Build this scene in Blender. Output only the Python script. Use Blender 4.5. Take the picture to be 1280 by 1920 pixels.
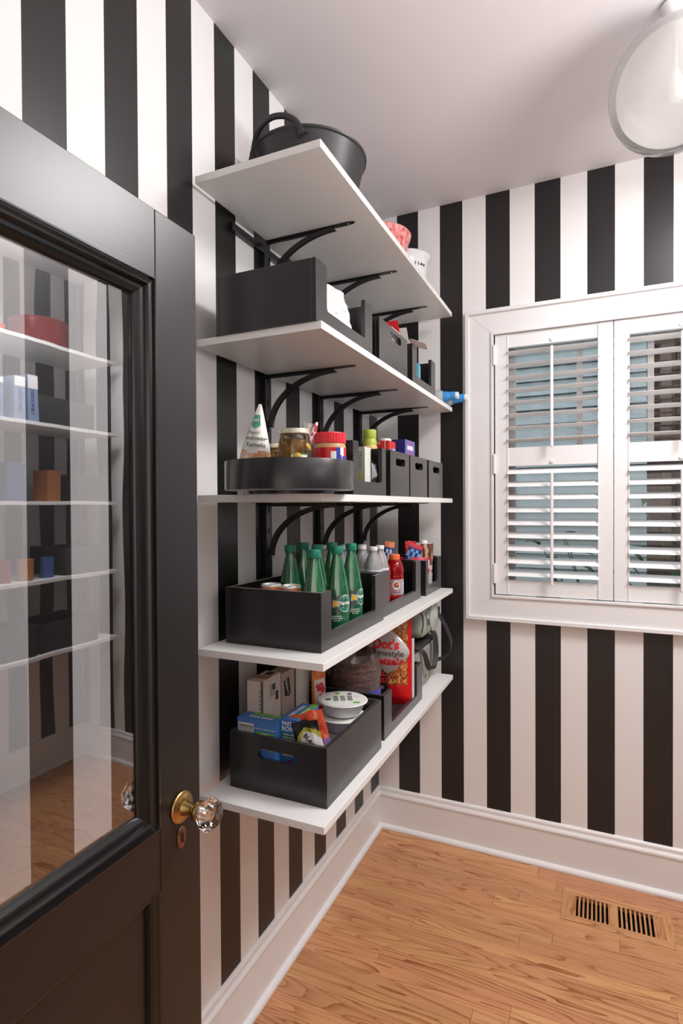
import bpy, bmesh, math, random
from mathutils import Vector, Matrix, noise

for o in list(bpy.data.objects):
    bpy.data.objects.remove(o)
SC = bpy.context.scene
COL = SC.collection
PI = math.pi
random.seed(7)

# ------------------------------------------------------------------ camera
def make_camera():
    yaw, pitch, roll, f = .4251, -.0114, -.0053, 1057.0
    fw = Vector((-math.sin(yaw)*math.cos(pitch), math.cos(yaw)*math.cos(pitch), math.sin(pitch)))
    r = Vector((math.cos(yaw), math.sin(yaw), 0)); u = r.cross(fw)
    r2 = r*math.cos(roll) + u*math.sin(roll); u2 = r2.cross(fw)
    cd = bpy.data.cameras.new('camera'); cam = bpy.data.objects.new('camera', cd); COL.objects.link(cam)
    M = Matrix((( r2.x, u2.x, -fw.x, 1.0004), (r2.y, u2.y, -fw.y, -2.6427), (r2.z, u2.z, -fw.z, 1.6022), (0, 0, 0, 1)))
    cam.matrix_world = M
    cd.sensor_fit = 'VERTICAL'; cd.sensor_height = 36; cd.lens = f*36/1920
    cd.clip_start = .02; cd.clip_end = 60
    SC.camera = cam
make_camera()

# ------------------------------------------------------------------ world, lights, exposure
W = bpy.data.worlds.new('world'); SC.world = W; W.use_nodes = True
W.node_tree.nodes['Background'].inputs[0].default_value = (.88, .94, 1.0, 1)
W.node_tree.nodes['Background'].inputs[1].default_value = .85
SC.view_settings.view_transform = 'Standard'; SC.view_settings.look = 'None'
SC.view_settings.gamma = 1; SC.view_settings.use_curve_mapping = False
SC.view_settings.exposure = 0.45

def area(name, loc, direction, sx, sy, power, color):
    l = bpy.data.lights.new(name, 'AREA'); l.shape = 'RECTANGLE'; l.size = sx; l.size_y = sy
    l.energy = power; l.color = color
    o = bpy.data.objects.new(name, l); COL.objects.link(o); o.location = loc
    o.rotation_euler = Vector(direction).to_track_quat('-Z', 'Y').to_euler()
    return o
area('hall_fill_light', (1.3, -3.3, 1.9), (0, -1, -.1), 1.2, 1.0, 52, (1, .96, .93))  # added soft fill, bounced off the hall wall; no known lamp there
area('ceiling_light_key', (1.80, -.90, 2.955), (-.12, -.10, -1), .6, .6, 35, (1, .985, .98))
area('ceiling_bounce_light', (2.1, -1.75, 2.1), (-.15, .15, 1), .7, .7, 34, (1, .98, .97))

# ------------------------------------------------------------------ materials
MATS = {}
def nt(m): return m.node_tree.nodes, m.node_tree.links
def mat(name, color, rough=.5, metal=0., spec=.5, emit=0., coat=0., alpha=1., bump=None):
    if name in MATS: return MATS[name]
    m = bpy.data.materials.new(name); m.use_nodes = True; n, l = nt(m); b = n['Principled BSDF']
    b.inputs['Base Color'].default_value = (*color, 1); b.inputs['Roughness'].default_value = rough
    b.inputs['Metallic'].default_value = metal; b.inputs['Specular IOR Level'].default_value = spec
    b.inputs['Coat Weight'].default_value = coat
    if bump:
        sc, st = bump
        t = n.new('ShaderNodeTexNoise'); t.inputs['Scale'].default_value = sc; t.inputs['Detail'].default_value = 3
        tc = n.new('ShaderNodeTexCoord'); l.new(tc.outputs['Object'], t.inputs['Vector'])
        bp = n.new('ShaderNodeBump'); bp.inputs['Strength'].default_value = st; bp.inputs['Distance'].default_value = .002
        l.new(t.outputs['Fac'], bp.inputs['Height']); l.new(bp.outputs[0], b.inputs['Normal'])
    MATS[name] = m
    return m

def srgb(r, g, b):
    f = lambda c: (c/255/12.92) if c <= 10 else (((c/255)+.055)/1.055)**2.4
    return (f(r), f(g), f(b))

def math_node(n, l, op, a, b=None):
    m = n.new('ShaderNodeMath'); m.operation = op
    for i, v in enumerate((a, b)):
        if v is None: continue
        if isinstance(v, (int, float)): m.inputs[i].default_value = v
        else: l.new(v, m.inputs[i])
    return m.outputs[0]

WHITE_PAINT = (.82, .805, .80)
BLACK_PAINT = (.014, .012, .0125)
def stripe_mat(name, axis, width, offset, first_black):
    m = bpy.data.materials.new(name); m.use_nodes = True; n, l = nt(m); b = n['Principled BSDF']
    tc = n.new('ShaderNodeTexCoord'); s = n.new('ShaderNodeSeparateXYZ'); l.new(tc.outputs['Object'], s.inputs[0])
    v = s.outputs[axis]
    v = math_node(n, l, 'ABSOLUTE', v)
    v = math_node(n, l, 'SUBTRACT', v, offset)
    v = math_node(n, l, 'DIVIDE', v, 2*width)
    v = math_node(n, l, 'ADD', v, 10.0)
    v = math_node(n, l, 'FRACT', v)
    v = math_node(n, l, 'LESS_THAN' if first_black else 'GREATER_THAN', v, .5)   # 1 = black
    mx = n.new('ShaderNodeMix'); mx.data_type = 'RGBA'
    mx.inputs[6].default_value = (*WHITE_PAINT, 1); mx.inputs[7].default_value = (*BLACK_PAINT, 1)
    l.new(v, mx.inputs[0]); l.new(mx.outputs[2], b.inputs['Base Color'])
    rr = n.new('ShaderNodeMapRange'); rr.inputs[3].default_value = .55; rr.inputs[4].default_value = .36
    l.new(v, rr.inputs[0]); l.new(rr.outputs[0], b.inputs['Roughness'])
    t = n.new('ShaderNodeTexNoise'); t.inputs['Scale'].default_value = 180; l.new(tc.outputs['Object'], t.inputs['Vector'])
    bp = n.new('ShaderNodeBump'); bp.inputs['Strength'].default_value = .08; bp.inputs['Distance'].default_value = .001
    l.new(t.outputs['Fac'], bp.inputs['Height']); l.new(bp.outputs[0], b.inputs['Normal'])
    return m

def oak_mat(name, base, dark, axis=0, scale=1.0):
    m = bpy.data.materials.new(name); m.use_nodes = True; n, l = nt(m); b = n['Principled BSDF']
    tc = n.new('ShaderNodeTexCoord'); oi = n.new('ShaderNodeObjectInfo')
    off = n.new('ShaderNodeVectorMath'); off.operation = 'MULTIPLY_ADD'
    cx = n.new('ShaderNodeCombineXYZ')
    for i in range(3): l.new(oi.outputs['Random'], cx.inputs[i])
    off.inputs[1].default_value = (37, 23, 11); l.new(cx.outputs[0], off.inputs[0]); l.new(tc.outputs['Object'], off.inputs[2])
    mp = n.new('ShaderNodeMapping')
    mp.inputs['Scale'].default_value = ((1.3*scale, 15*scale, 4) if axis == 0 else (13*scale, 1.5*scale, 4))
    l.new(off.outputs[0], mp.inputs[0])
    ns = n.new('ShaderNodeTexNoise'); ns.inputs['Scale'].default_value = 1.0; ns.inputs['Detail'].default_value = 1.2
    ns.inputs['Roughness'].default_value = .45
    l.new(mp.outputs[0], ns.inputs['Vector'])
    v = math_node(n, l, 'MULTIPLY', ns.outputs['Fac'], 15.0); v = math_node(n, l, 'FRACT', v)
    ramp = n.new('ShaderNodeValToRGB'); e = ramp.color_ramp.elements
    e[0].position = 0; e[0].color = (1, 1, 1, 1); e[1].position = 1; e[1].color = (0, 0, 0, 1)
    x = ramp.color_ramp.elements.new(.16); x.color = (.55, .55, .55, 1)
    x = ramp.color_ramp.elements.new(.45); x.color = (.1, .1, .1, 1)
    l.new(v, ramp.inputs[0])
    # fine pores
    mp2 = n.new('ShaderNodeMapping'); mp2.inputs['Scale'].default_value = ((14, 420, 60) if axis == 0 else (420, 14, 60))
    l.new(off.outputs[0], mp2.inputs[0])
    n2 = n.new('ShaderNodeTexNoise'); n2.inputs['Detail'].default_value = 2; n2.inputs['Scale'].default_value = 1; l.new(mp2.outputs[0], n2.inputs['Vector'])
    r2 = n.new('ShaderNodeMapRange'); r2.inputs[1].default_value = .45; r2.inputs[2].default_value = .75; l.new(n2.outputs['Fac'], r2.inputs[0])
    g = math_node(n, l, 'MULTIPLY', ramp.outputs[0], 1.0)
    g2 = math_node(n, l, 'MULTIPLY', r2.outputs[0], .35)
    g = math_node(n, l, 'ADD', g, g2)
    n3 = n.new('ShaderNodeTexNoise'); n3.inputs['Scale'].default_value = 2.2; n3.inputs['Detail'].default_value = 1; l.new(mp.outputs[0], n3.inputs['Vector'])
    mk = n.new('ShaderNodeMapRange'); mk.inputs[1].default_value = .35; mk.inputs[2].default_value = .65; mk.inputs[3].default_value = .35; mk.inputs[4].default_value = 1.0
    l.new(n3.outputs['Fac'], mk.inputs[0]); g = math_node(n, l, 'MULTIPLY', g, mk.outputs[0])
    hs = n.new('ShaderNodeHueSaturation'); hs.inputs['Color'].default_value = (*base, 1)
    vv = n.new('ShaderNodeMapRange'); vv.inputs[3].default_value = .90; vv.inputs[4].default_value = 1.10; l.new(oi.outputs['Random'], vv.inputs[0])
    l.new(vv.outputs[0], hs.inputs['Value'])
    hh = math_node(n, l, 'MULTIPLY', oi.outputs['Random'], 7.3); hh = math_node(n, l, 'FRACT', hh)
    hr = n.new('ShaderNodeMapRange'); hr.inputs[3].default_value = .495; hr.inputs[4].default_value = .508; l.new(hh, hr.inputs[0]); l.new(hr.outputs[0], hs.inputs['Hue'])
    mx = n.new('ShaderNodeMix'); mx.data_type = 'RGBA'; l.new(hs.outputs[0], mx.inputs[6]); mx.inputs[7].default_value = (*dark, 1)
    l.new(g, mx.inputs[0]); l.new(mx.outputs[2], b.inputs['Base Color'])
    b.inputs['Roughness'].default_value = .36
    return m

def wood_black(name, rough=.27):
    """black stained wood with a faint grain relief"""
    m = mat(name, (.013, .012, .0125), rough, spec=.5); n, l = nt(m); b = n['Principled BSDF']
    if 'door' not in name: b.inputs['Sheen Weight'].default_value = .55; b.inputs['Sheen Roughness'].default_value = .30
    tc = n.new('ShaderNodeTexCoord'); mp = n.new('ShaderNodeMapping'); mp.inputs['Scale'].default_value = (12, 12, 260)
    l.new(tc.outputs['Object'], mp.inputs[0]); t = n.new('ShaderNodeTexNoise'); t.inputs['Scale'].default_value = 1; t.inputs['Detail'].default_value = 3
    l.new(mp.outputs[0], t.inputs['Vector'])
    bp = n.new('ShaderNodeBump'); bp.inputs['Strength'].default_value = .12; bp.inputs['Distance'].default_value = .0004
    l.new(t.outputs['Fac'], bp.inputs['Height']); l.new(bp.outputs[0], b.inputs['Normal'])
    return m

def shell(name, tint, gloss=.5, fac=None, rough=.02, diff=0., dcol=(1, 1, 1)):
    """thin transparent wall: tinted see-through + fresnel gloss (+ a little diffuse)"""
    if name in MATS: return MATS[name]
    m = bpy.data.materials.new(name); m.use_nodes = True; n, l = nt(m); n.clear()
    out = n.new('ShaderNodeOutputMaterial'); tr = n.new('ShaderNodeBsdfTransparent'); tr.inputs[0].default_value = (*tint, 1)
    gl = n.new('ShaderNodeBsdfGlossy'); gl.inputs['Roughness'].default_value = rough
    fr = n.new('ShaderNodeLayerWeight'); fr.inputs[0].default_value = gloss
    cur = tr.outputs[0]
    if diff:
        df = n.new('ShaderNodeBsdfDiffuse'); df.inputs[0].default_value = (*dcol, 1)
        mm = n.new('ShaderNodeMixShader'); mm.inputs[0].default_value = diff; l.new(cur, mm.inputs[1]); l.new(df.outputs[0], mm.inputs[2]); cur = mm.outputs[0]
    mx = n.new('ShaderNodeMixShader'); l.new(cur, mx.inputs[1]); l.new(gl.outputs[0], mx.inputs[2])
    if fac is None: l.new(fr.outputs['Fresnel'], mx.inputs[0])
    else: mx.inputs[0].default_value = fac
    l.new(mx.outputs[0], out.inputs[0]); MATS[name] = m
    return m

def pattern_mat(name, cols, scale=60, dist=3., kind='noise', rough=.4, stretch=(1, 1, 1)):
    """printed picture areas: colours broken up by a procedural texture"""
    if name in MATS: return MATS[name]
    m = mat(name, cols[0], rough); n, l = nt(m); b = n['Principled BSDF']
    tc = n.new('ShaderNodeTexCoord'); mp = n.new('ShaderNodeMapping'); mp.inputs['Scale'].default_value = stretch; l.new(tc.outputs['Object'], mp.inputs[0])
    if kind == 'wave':
        t = n.new('ShaderNodeTexWave'); t.inputs['Scale'].default_value = scale; t.inputs['Distortion'].default_value = dist; t.inputs['Detail'].default_value = 3; t.inputs['Detail Scale'].default_value = 2; o = t.outputs['Fac']
    elif kind == 'cell':
        t = n.new('ShaderNodeTexVoronoi'); t.inputs['Scale'].default_value = scale; o = t.outputs['Distance']
    else:
        t = n.new('ShaderNodeTexNoise'); t.inputs['Scale'].default_value = scale; t.inputs['Detail'].default_value = dist; o = t.outputs['Fac']
    l.new(mp.outputs[0], t.inputs['Vector'])
    r = n.new('ShaderNodeValToRGB'); l.new(o, r.inputs[0]); e = r.color_ramp.elements
    lo, hi = (.3, .7) if kind == 'noise' else (.0, .9)
    e[0].position = lo; e[0].color = (*cols[0], 1); e[1].position = hi; e[1].color = (*cols[-1], 1)
    for i, c in enumerate(cols[1:-1]):
        x = r.color_ramp.elements.new(lo+(hi-lo)*(i+1)/(len(cols)-1)); x.color = (*c, 1)
    l.new(r.outputs[0], b.inputs['Base Color'])
    return m

white = mat('white_paint', (.80, .785, .78), .42)
trimw = mat('white_trim_paint', (.80, .79, .79), .32)
shelfw = mat('white_shelf_laminate', (.80, .79, .775), .38)
ceilw = mat('ceiling_paint', (.74, .705, .72), .8)
binm = wood_black('black_stained_wood')
doorm = wood_black('black_door_paint', .34)
MATS['black_door_paint'].node_tree.nodes['Principled BSDF'].inputs['Base Color'].default_value = (.010, .0088, .0088, 1)
metalb = mat('black_metal', (.012, .011, .012), .26, spec=.6)
doorgloss = mat('black_gloss_paint', (.008, .008, .008), .22)
hole = mat('recess_shade', (.004, .004, .004), .9)  # near-black colour that paints in the shade of holes and gaps
plas_w = mat('white_plastic', (.82, .82, .80), .3)
card_w = mat('white_card', (.78, .74, .70), .6)
ink = mat('black_ink', (.01, .01, .01), .5)
whiteink = mat('white_ink', (.85, .85, .85), .5)
red = mat('red_print', srgb(214, 24, 38), .4)
brass = mat('aged_brass', (.50, .33, .13), .28, metal=1)
copperm = mat('dark_copper', (.26, .14, .09), .38, metal=1)
oak = oak_mat('red_oak', srgb(203, 147, 103), srgb(140, 76, 40))
oakv = oak_mat('red_oak_cross', srgb(196, 142, 94), srgb(150, 88, 48), axis=1)

# ------------------------------------------------------------------ mesh helpers
def new(name, bm, m, parent=None, smooth=False, bevel=0, seg=2):
    me = bpy.data.meshes.new(name); bm.normal_update(); bm.to_mesh(me); bm.free()
    ms = m if isinstance(m, (list, tuple)) else [m]
    for x in ms: me.materials.append(x)
    if smooth:
        for p in me.polygons: p.use_smooth = True
        me.set_sharp_from_angle(angle=.7)
    o = bpy.data.objects.new(name, me); COL.objects.link(o)
    if parent: o.parent = parent
    if bevel:
        b = o.modifiers.new('bevel', 'BEVEL'); b.width = bevel; b.segments = seg; b.limit_method = 'ANGLE'; b.angle_limit = .6
    return o

def tag(o, label=None, cat=None, group=None, kind=None):
    if label: o['label'] = label
    if cat: o['category'] = cat
    if group: o['group'] = group
    if kind: o['kind'] = kind
    return o

def thing(name, loc, label, cat, group=None, rot=(0, 0, 0)):
    o = bpy.data.objects.new(name, None); COL.objects.link(o); o.location = loc; o.rotation_euler = rot
    o.empty_display_size = .02
    return tag(o, label, cat, group)

def struct(name, loc=(0, 0, 0)):
    o = bpy.data.objects.new(name, None); COL.objects.link(o); o.location = loc; o['kind'] = 'structure'; return o

def box(bm, x0, x1, y0, y1, z0, z1, M=None):
    vs = [bm.verts.new((x, y, z)) for x in (x0, x1) for y in (y0, y1) for z in (z0, z1)]
    for f in ((0, 1, 3, 2), (4, 6, 7, 5), (0, 4, 5, 1), (2, 3, 7, 6), (0, 2, 6, 4), (1, 5, 7, 3)):
        bm.faces.new([vs[i] for i in f])
    if M is not None: bmesh.ops.transform(bm, matrix=M, verts=vs)
    return vs
def bx(x0, x1, y0, y1, z0, z1):
    bm = bmesh.new(); box(bm, x0, x1, y0, y1, z0, z1); return bm

def lathe(bm, prof, n=32, c=(0, 0, 0), M=None, cap=True, sx=1., sy=1.):
    rings = []
    allv = []
    for r, z in prof:
        ring = [bm.verts.new((c[0]+sx*r*math.cos(2*PI*i/n), c[1]+sy*r*math.sin(2*PI*i/n), c[2]+z)) for i in range(n)]
        rings.append(ring); allv += ring
    for a, b in zip(rings, rings[1:]):
        for i in range(n):
            bm.faces.new((a[i], a[(i+1) % n], b[(i+1) % n], b[i]))
    if cap:
        bm.faces.new(rings[0][::-1]); bm.faces.new(rings[-1])
    if M is not None: bmesh.ops.transform(bm, matrix=M, verts=allv)
    return allv
def lt(prof, n=32, c=(0, 0, 0), cap=True, sx=1., sy=1., M=None):
    bm = bmesh.new(); lathe(bm, prof, n, c, M, cap, sx, sy); return bm

def prism(bm, outer, holes, t, M):
    """polygon (with holes) in XY extruded to z=t, then placed with M"""
    b2 = bmesh.new(); es = []
    for loop in [outer]+list(holes):
        vs = [b2.verts.new((x, y, 0)) for x, y in loop]
        es += [b2.edges.new((vs[i], vs[(i+1) % len(vs)])) for i in range(len(vs))]
    r = bmesh.ops.triangle_fill(b2, edges=es, use_beauty=True)
    fs = [g for g in r['geom'] if isinstance(g, bmesh.types.BMFace)]
    ex = bmesh.ops.extrude_face_region(b2, geom=fs)
    bmesh.ops.translate(b2, verts=[g for g in ex['geom'] if isinstance(g, bmesh.types.BMVert)], vec=(0, 0, t))
    bmesh.ops.recalc_face_normals(b2, faces=b2.faces)
    bmesh.ops.transform(b2, matrix=M, verts=b2.verts)
    me = bpy.data.meshes.new('tmp'); b2.to_mesh(me); b2.free(); bm.from_mesh(me); bpy.data.meshes.remove(me)

def frame(o, r, u):
    """matrix with columns right, up, normal and the origin"""
    r = Vector(r).normalized(); u = Vector(u).normalized(); n = r.cross(u)
    return Matrix(((r.x, u.x, n.x, o[0]), (r.y, u.y, n.y, o[1]), (r.z, u.z, n.z, o[2]), (0, 0, 0, 1)))

def slot_loop(cx, cy, w, h, n=8):
    r = h/2; pts = []
    for i in range(n+1):
        a = -PI/2+PI*i/n; pts.append((cx+w/2-r+r*math.cos(a), cy+r*math.sin(a)))
    for i in range(n+1):
        a = PI/2+PI*i/n; pts.append((cx-w/2+r+r*math.cos(a), cy+r*math.sin(a)))
    return pts

def tube(bm, pts, r, n=8, closed=False, flat=1.0):
    pts = [Vector(p) for p in pts]; rings = []; N = len(pts)
    up = Vector((0, 0, 1))
    for i, p in enumerate(pts):
        a = pts[(i-1) % N] if (closed or i) else p; b = pts[(i+1) % N] if (closed or i < N-1) else p
        t = (b-a).normalized(); s = t.cross(up)
        if s.length < 1e-3: s = t.cross(Vector((0, 1, 0)))
        s.normalize(); q = s.cross(t).normalized()
        rr = r[i] if isinstance(r, (list, tuple)) else r
        rings.append([bm.verts.new(p+s*rr*math.cos(2*PI*k/n)+q*rr*flat*math.sin(2*PI*k/n)) for k in range(n)])
    m = N if closed else N-1
    for i in range(m):
        a, b = rings[i], rings[(i+1) % N]
        for k in range(n): bm.faces.new((a[k], b[k], b[(k+1) % n], a[(k+1) % n]))
    if not closed:
        bm.faces.new(rings[0]); bm.faces.new(rings[-1][::-1])

def smooth_path(pts, k=6):
    """Catmull-Rom through the points"""
    P = [Vector(p) for p in pts]; P = [P[0]*2-P[1]]+P+[P[-1]*2-P[-2]]; out = []
    for i in range(1, len(P)-2):
        for j in range(k):
            t = j/k; a, b, c, d = P[i-1:i+3]
            out.append(.5*((2*b)+(c-a)*t+(2*a-5*b+4*c-d)*t*t+(3*b-a-3*c+d)*t**3))
    out.append(P[-2]); return out

def ribbon(bm, pts, wvec, th=.0015):
    """flat strap: centre line, half-width vector per point (or one), thickness"""
    pts = [Vector(p) for p in pts]; N = len(pts); prev = None
    for i, p in enumerate(pts):
        w = Vector(wvec[i] if isinstance(wvec[0], (list, tuple, Vector)) else wvec)
        t = (pts[min(i+1, N-1)]-pts[max(i-1, 0)]).normalized(); n = t.cross(w).normalized()*th
        cur = [bm.verts.new(p+s*w+q*n) for s, q in ((-1, -1), (1, -1), (1, 1), (-1, 1))]
        if prev:
            for k in range(4): bm.faces.new((prev[k], prev[(k+1) % 4], cur[(k+1) % 4], cur[k]))
        else: bm.faces.new(cur[::-1])
        prev = cur
    bm.faces.new(prev)

def text(s, size, M, m, parent, surf=None, wrap=0, name='lettering', align='CENTER', ext=.0003, bold=.0, xs=1.0):
    c = bpy.data.curves.new('t', 'FONT'); c.body = s; c.size = size; c.align_x = align; c.align_y = 'CENTER'
    c.extrude = ext; c.offset = bold*size; c.resolution_u = 3
    o = bpy.data.objects.new('t', c); COL.objects.link(o)
    bpy.context.view_layer.update()
    me = bpy.data.meshes.new_from_object(o.evaluated_get(bpy.context.evaluated_depsgraph_get()))
    bpy.data.objects.remove(o); bpy.data.curves.remove(c)
    for v in me.vertices:
        x, y, z = v.co; x *= xs
        if wrap: a = x/wrap; v.co = M @ Vector((wrap*math.sin(a), y, (wrap+z)*math.cos(a)-wrap))
        elif surf: v.co = surf(M @ Vector((x, y, 0)), z)
        else: v.co = M @ Vector((x, y, z))
    me.name = name; me.materials.clear(); me.materials.append(m)
    ob = bpy.data.objects.new(name, me); COL.objects.link(ob)
    if parent: ob.parent = parent
    return ob

def copy_tree(o, loc=None, rot=None, label=None, group=None, parent=None):
    c = o.copy(); COL.objects.link(c); c.parent = parent
    if loc is not None: c.location = loc
    if rot is not None: c.rotation_euler = rot
    if label: c['label'] = label
    if group: c['group'] = group
    for ch in list(o.children):
        copy_tree(ch, parent=c)
    return c

# ------------------------------------------------------------------ room shell
XR = 2.73; YB = -2.72
wall_l = stripe_mat('stripes_left', 1, .1, .003, True)
wall_f = stripe_mat('stripes_far', 0, .1067, .003, False)
wall_r = stripe_mat('stripes_right', 1, .1, .003, True)

def tagstruct(o): o['kind'] = 'structure'; return o
tagstruct(new('wall_left', bx(-.12, 0, -4.6, .12, -.03, 3.1), wall_l))
tagstruct(new('wall_right', bx(XR, XR+.12, -4.6, .12, -.03, 3.1), wall_r))
WX0, WX1, WZ0, WZ1 = .569, 2.045, 1.187, 2.376
bm = bmesh.new()
box(bm, 0, WX0, 0, .14, -.03, 3.1); box(bm, WX1, XR, 0, .14, -.03, 3.1)
box(bm, WX0, WX1, 0, .14, -.03, WZ0); box(bm, WX0, WX1, 0, .14, WZ1, 3.1)
tagstruct(new('wall_far', bm, wall_f))
bm = bmesh.new()
DX0, DX1, DZ = .33, 1.62, 2.12
box(bm, 0, DX0, YB-.12, YB, -.03, 3.1); box(bm, DX1, XR, YB-.12, YB, -.03, 3.1); box(bm, DX0, DX1, YB-.12, YB, DZ, 3.1)
tagstruct(new('wall_back', bm, wall_f))
tagstruct(new('wall_hall', bx(-.12, XR+.12, -4.72, -4.6, -.03, 3.1), mat('hall_paint', (.50, .48, .47), .7)))
bm = bmesh.new()
def cz(x, y): return 3.013+.0089*x+.033*max(y, -2.7)
vs = []
for dz in (0, .1):
    for x, y in ((-.2, .2), (3, .2), (3, -4.8), (-.2, -4.8)): vs.append(bm.verts.new((x, y, cz(x, y)+dz)))
for f in ((0, 1, 2, 3), (7, 6, 5, 4), (0, 4, 5, 1), (1, 5, 6, 2), (2, 6, 7, 3), (3, 7, 4, 0)): bm.faces.new([vs[i] for i in f])
tagstruct(new('ceiling', bm, ceilw))

# floor: subfloor with every oak board laid on it
floor = struct('floor')
new('subfloor', bx(-.12, XR+.12, -4.7, .12, -.06, -.045), hole, floor)  # near-black so the vent pit reads deep; shade put into the colour
PW = .0635
rows = []
y = -.035
k = 0
rnd = random.Random(11)
FIX = {6: [.80], 7: [], }
y1 = -.0985+.0635
n_plank = 0
VX0, VX1, VY0, VY1 = .887, 1.247, -.288, -.163
for k in range(44):
    ya = .0285-PW*k; yb = ya-PW
    x = 0.005-rnd.random()*.6; cuts = []
    while x < XR:
        L = rnd.uniform(.45, 1.5); cuts.append((max(x, .003), min(x+L, XR-.003))); x += L
    for (a, b) in cuts:
        if b-a < .04: continue
        segs = [(a, b)]
        if ya > VY0 and yb < VY1:
            segs = []
            if a < VX0: segs.append((a, min(b, VX0)))
            if b > VX1: segs.append((max(a, VX1), b))
        for (p, q) in segs:
            if q-p < .03: continue
            g = .0004
            o = new('plank', bx(-(q-p)/2+g, (q-p)/2-g, -PW/2+g, PW/2-g, -.018, 0), oak, floor, bevel=.0006, seg=1)
            o.location = ((p+q)/2, (ya+yb)/2, 0); n_plank += 1
new('hall_boards', bx(0, XR, -4.6, .0285-PW*44, -.018, -.0005), oak, floor)

# baseboards
BP = [(0, 0), (.032, 0), (.032, .006), (.030, .012), (.0255, .017), (.019, .0195), (.016, .020), (.016, .150), (.0165, .153), (.019, .157), (.0195, .163),
      (.017, .169), (.0125, .174), (.0105, .180), (.011, .186), (.009, .192), (.005, .196), (0, .197)]
def baseboard(name, p0, p1, inward, m0, m1):
    """profile swept from p0 to p1; m0/m1 = mitre (+1 shortens the end by the profile's depth)"""
    p0 = Vector(p0); p1 = Vector(p1); d = (p1-p0).normalized(); w = Vector(inward); bm = bmesh.new()
    A = [bm.verts.new(p0+w*a+d*a*m0+Vector((0, 0, z+.0005))) for a, z in BP]; B = [bm.verts.new(p1+w*a-d*a*m1+Vector((0, 0, z+.0005))) for a, z in BP]
    for i in range(len(BP)-1): bm.faces.new((A[i], A[i+1], B[i+1], B[i]))
    bm.faces.new(A[::-1]); bm.faces.new(B); bmesh.ops.recalc_face_normals(bm, faces=bm.faces)
    return tagstruct(new(name, bm, trimw))
baseboard('baseboard_left', (0, 0, 0), (0, YB, 0), (1, 0, 0), 1, 1)
baseboard('baseboard_far', (0, 0, 0), (XR, 0, 0), (0, -1, 0), 1, 1)
baseboard('baseboard_right', (XR, 0, 0), (XR, YB, 0), (-1, 0, 0), 1, 1)

# ------------------------------------------------------------------ window with plantation shutters
win = struct('window_1')
def mitred(name, outer, inner, y0, y1, parent, m, bevel=.0015):
    (a0, c0, a1, c1), (b0, d0, b1, d1) = outer, inner    # x0,z0,x1,z1
    quads = [[(a0, c0), (b0, d0), (b0, d1), (a0, c1)], [(a1, c0), (a1, c1), (b1, d1), (b1, d0)],
             [(a0, c1), (b0, d1), (b1, d1), (a1, c1)], [(a0, c0), (a1, c0), (b1, d0), (b0, d0)]]
    for q in quads:
        bm = bmesh.new(); prism(bm, q, [], y1-y0, frame((0, y1, 0), (1, 0, 0), (0, 0, 1)))
        new(name, bm, m, parent, bevel=bevel)
mitred('casing', (.45, 1.078, 2.166, 2.486), (WX0, WZ0, WX1, WZ1), -.020, 0, win, trimw)
mitred('casing_edge', (.446, 1.074, 2.170, 2.490), (.463, 1.091, 2.153, 2.473), -.030, -.0001, win, trimw)
mitred('casing_bead', (WX0-.007, WZ0-.007, WX1+.007, WZ1+.007), (WX0+.004, WZ0+.004, WX1-.004, WZ1-.004), -.026, -.004, win, trimw)

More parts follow.
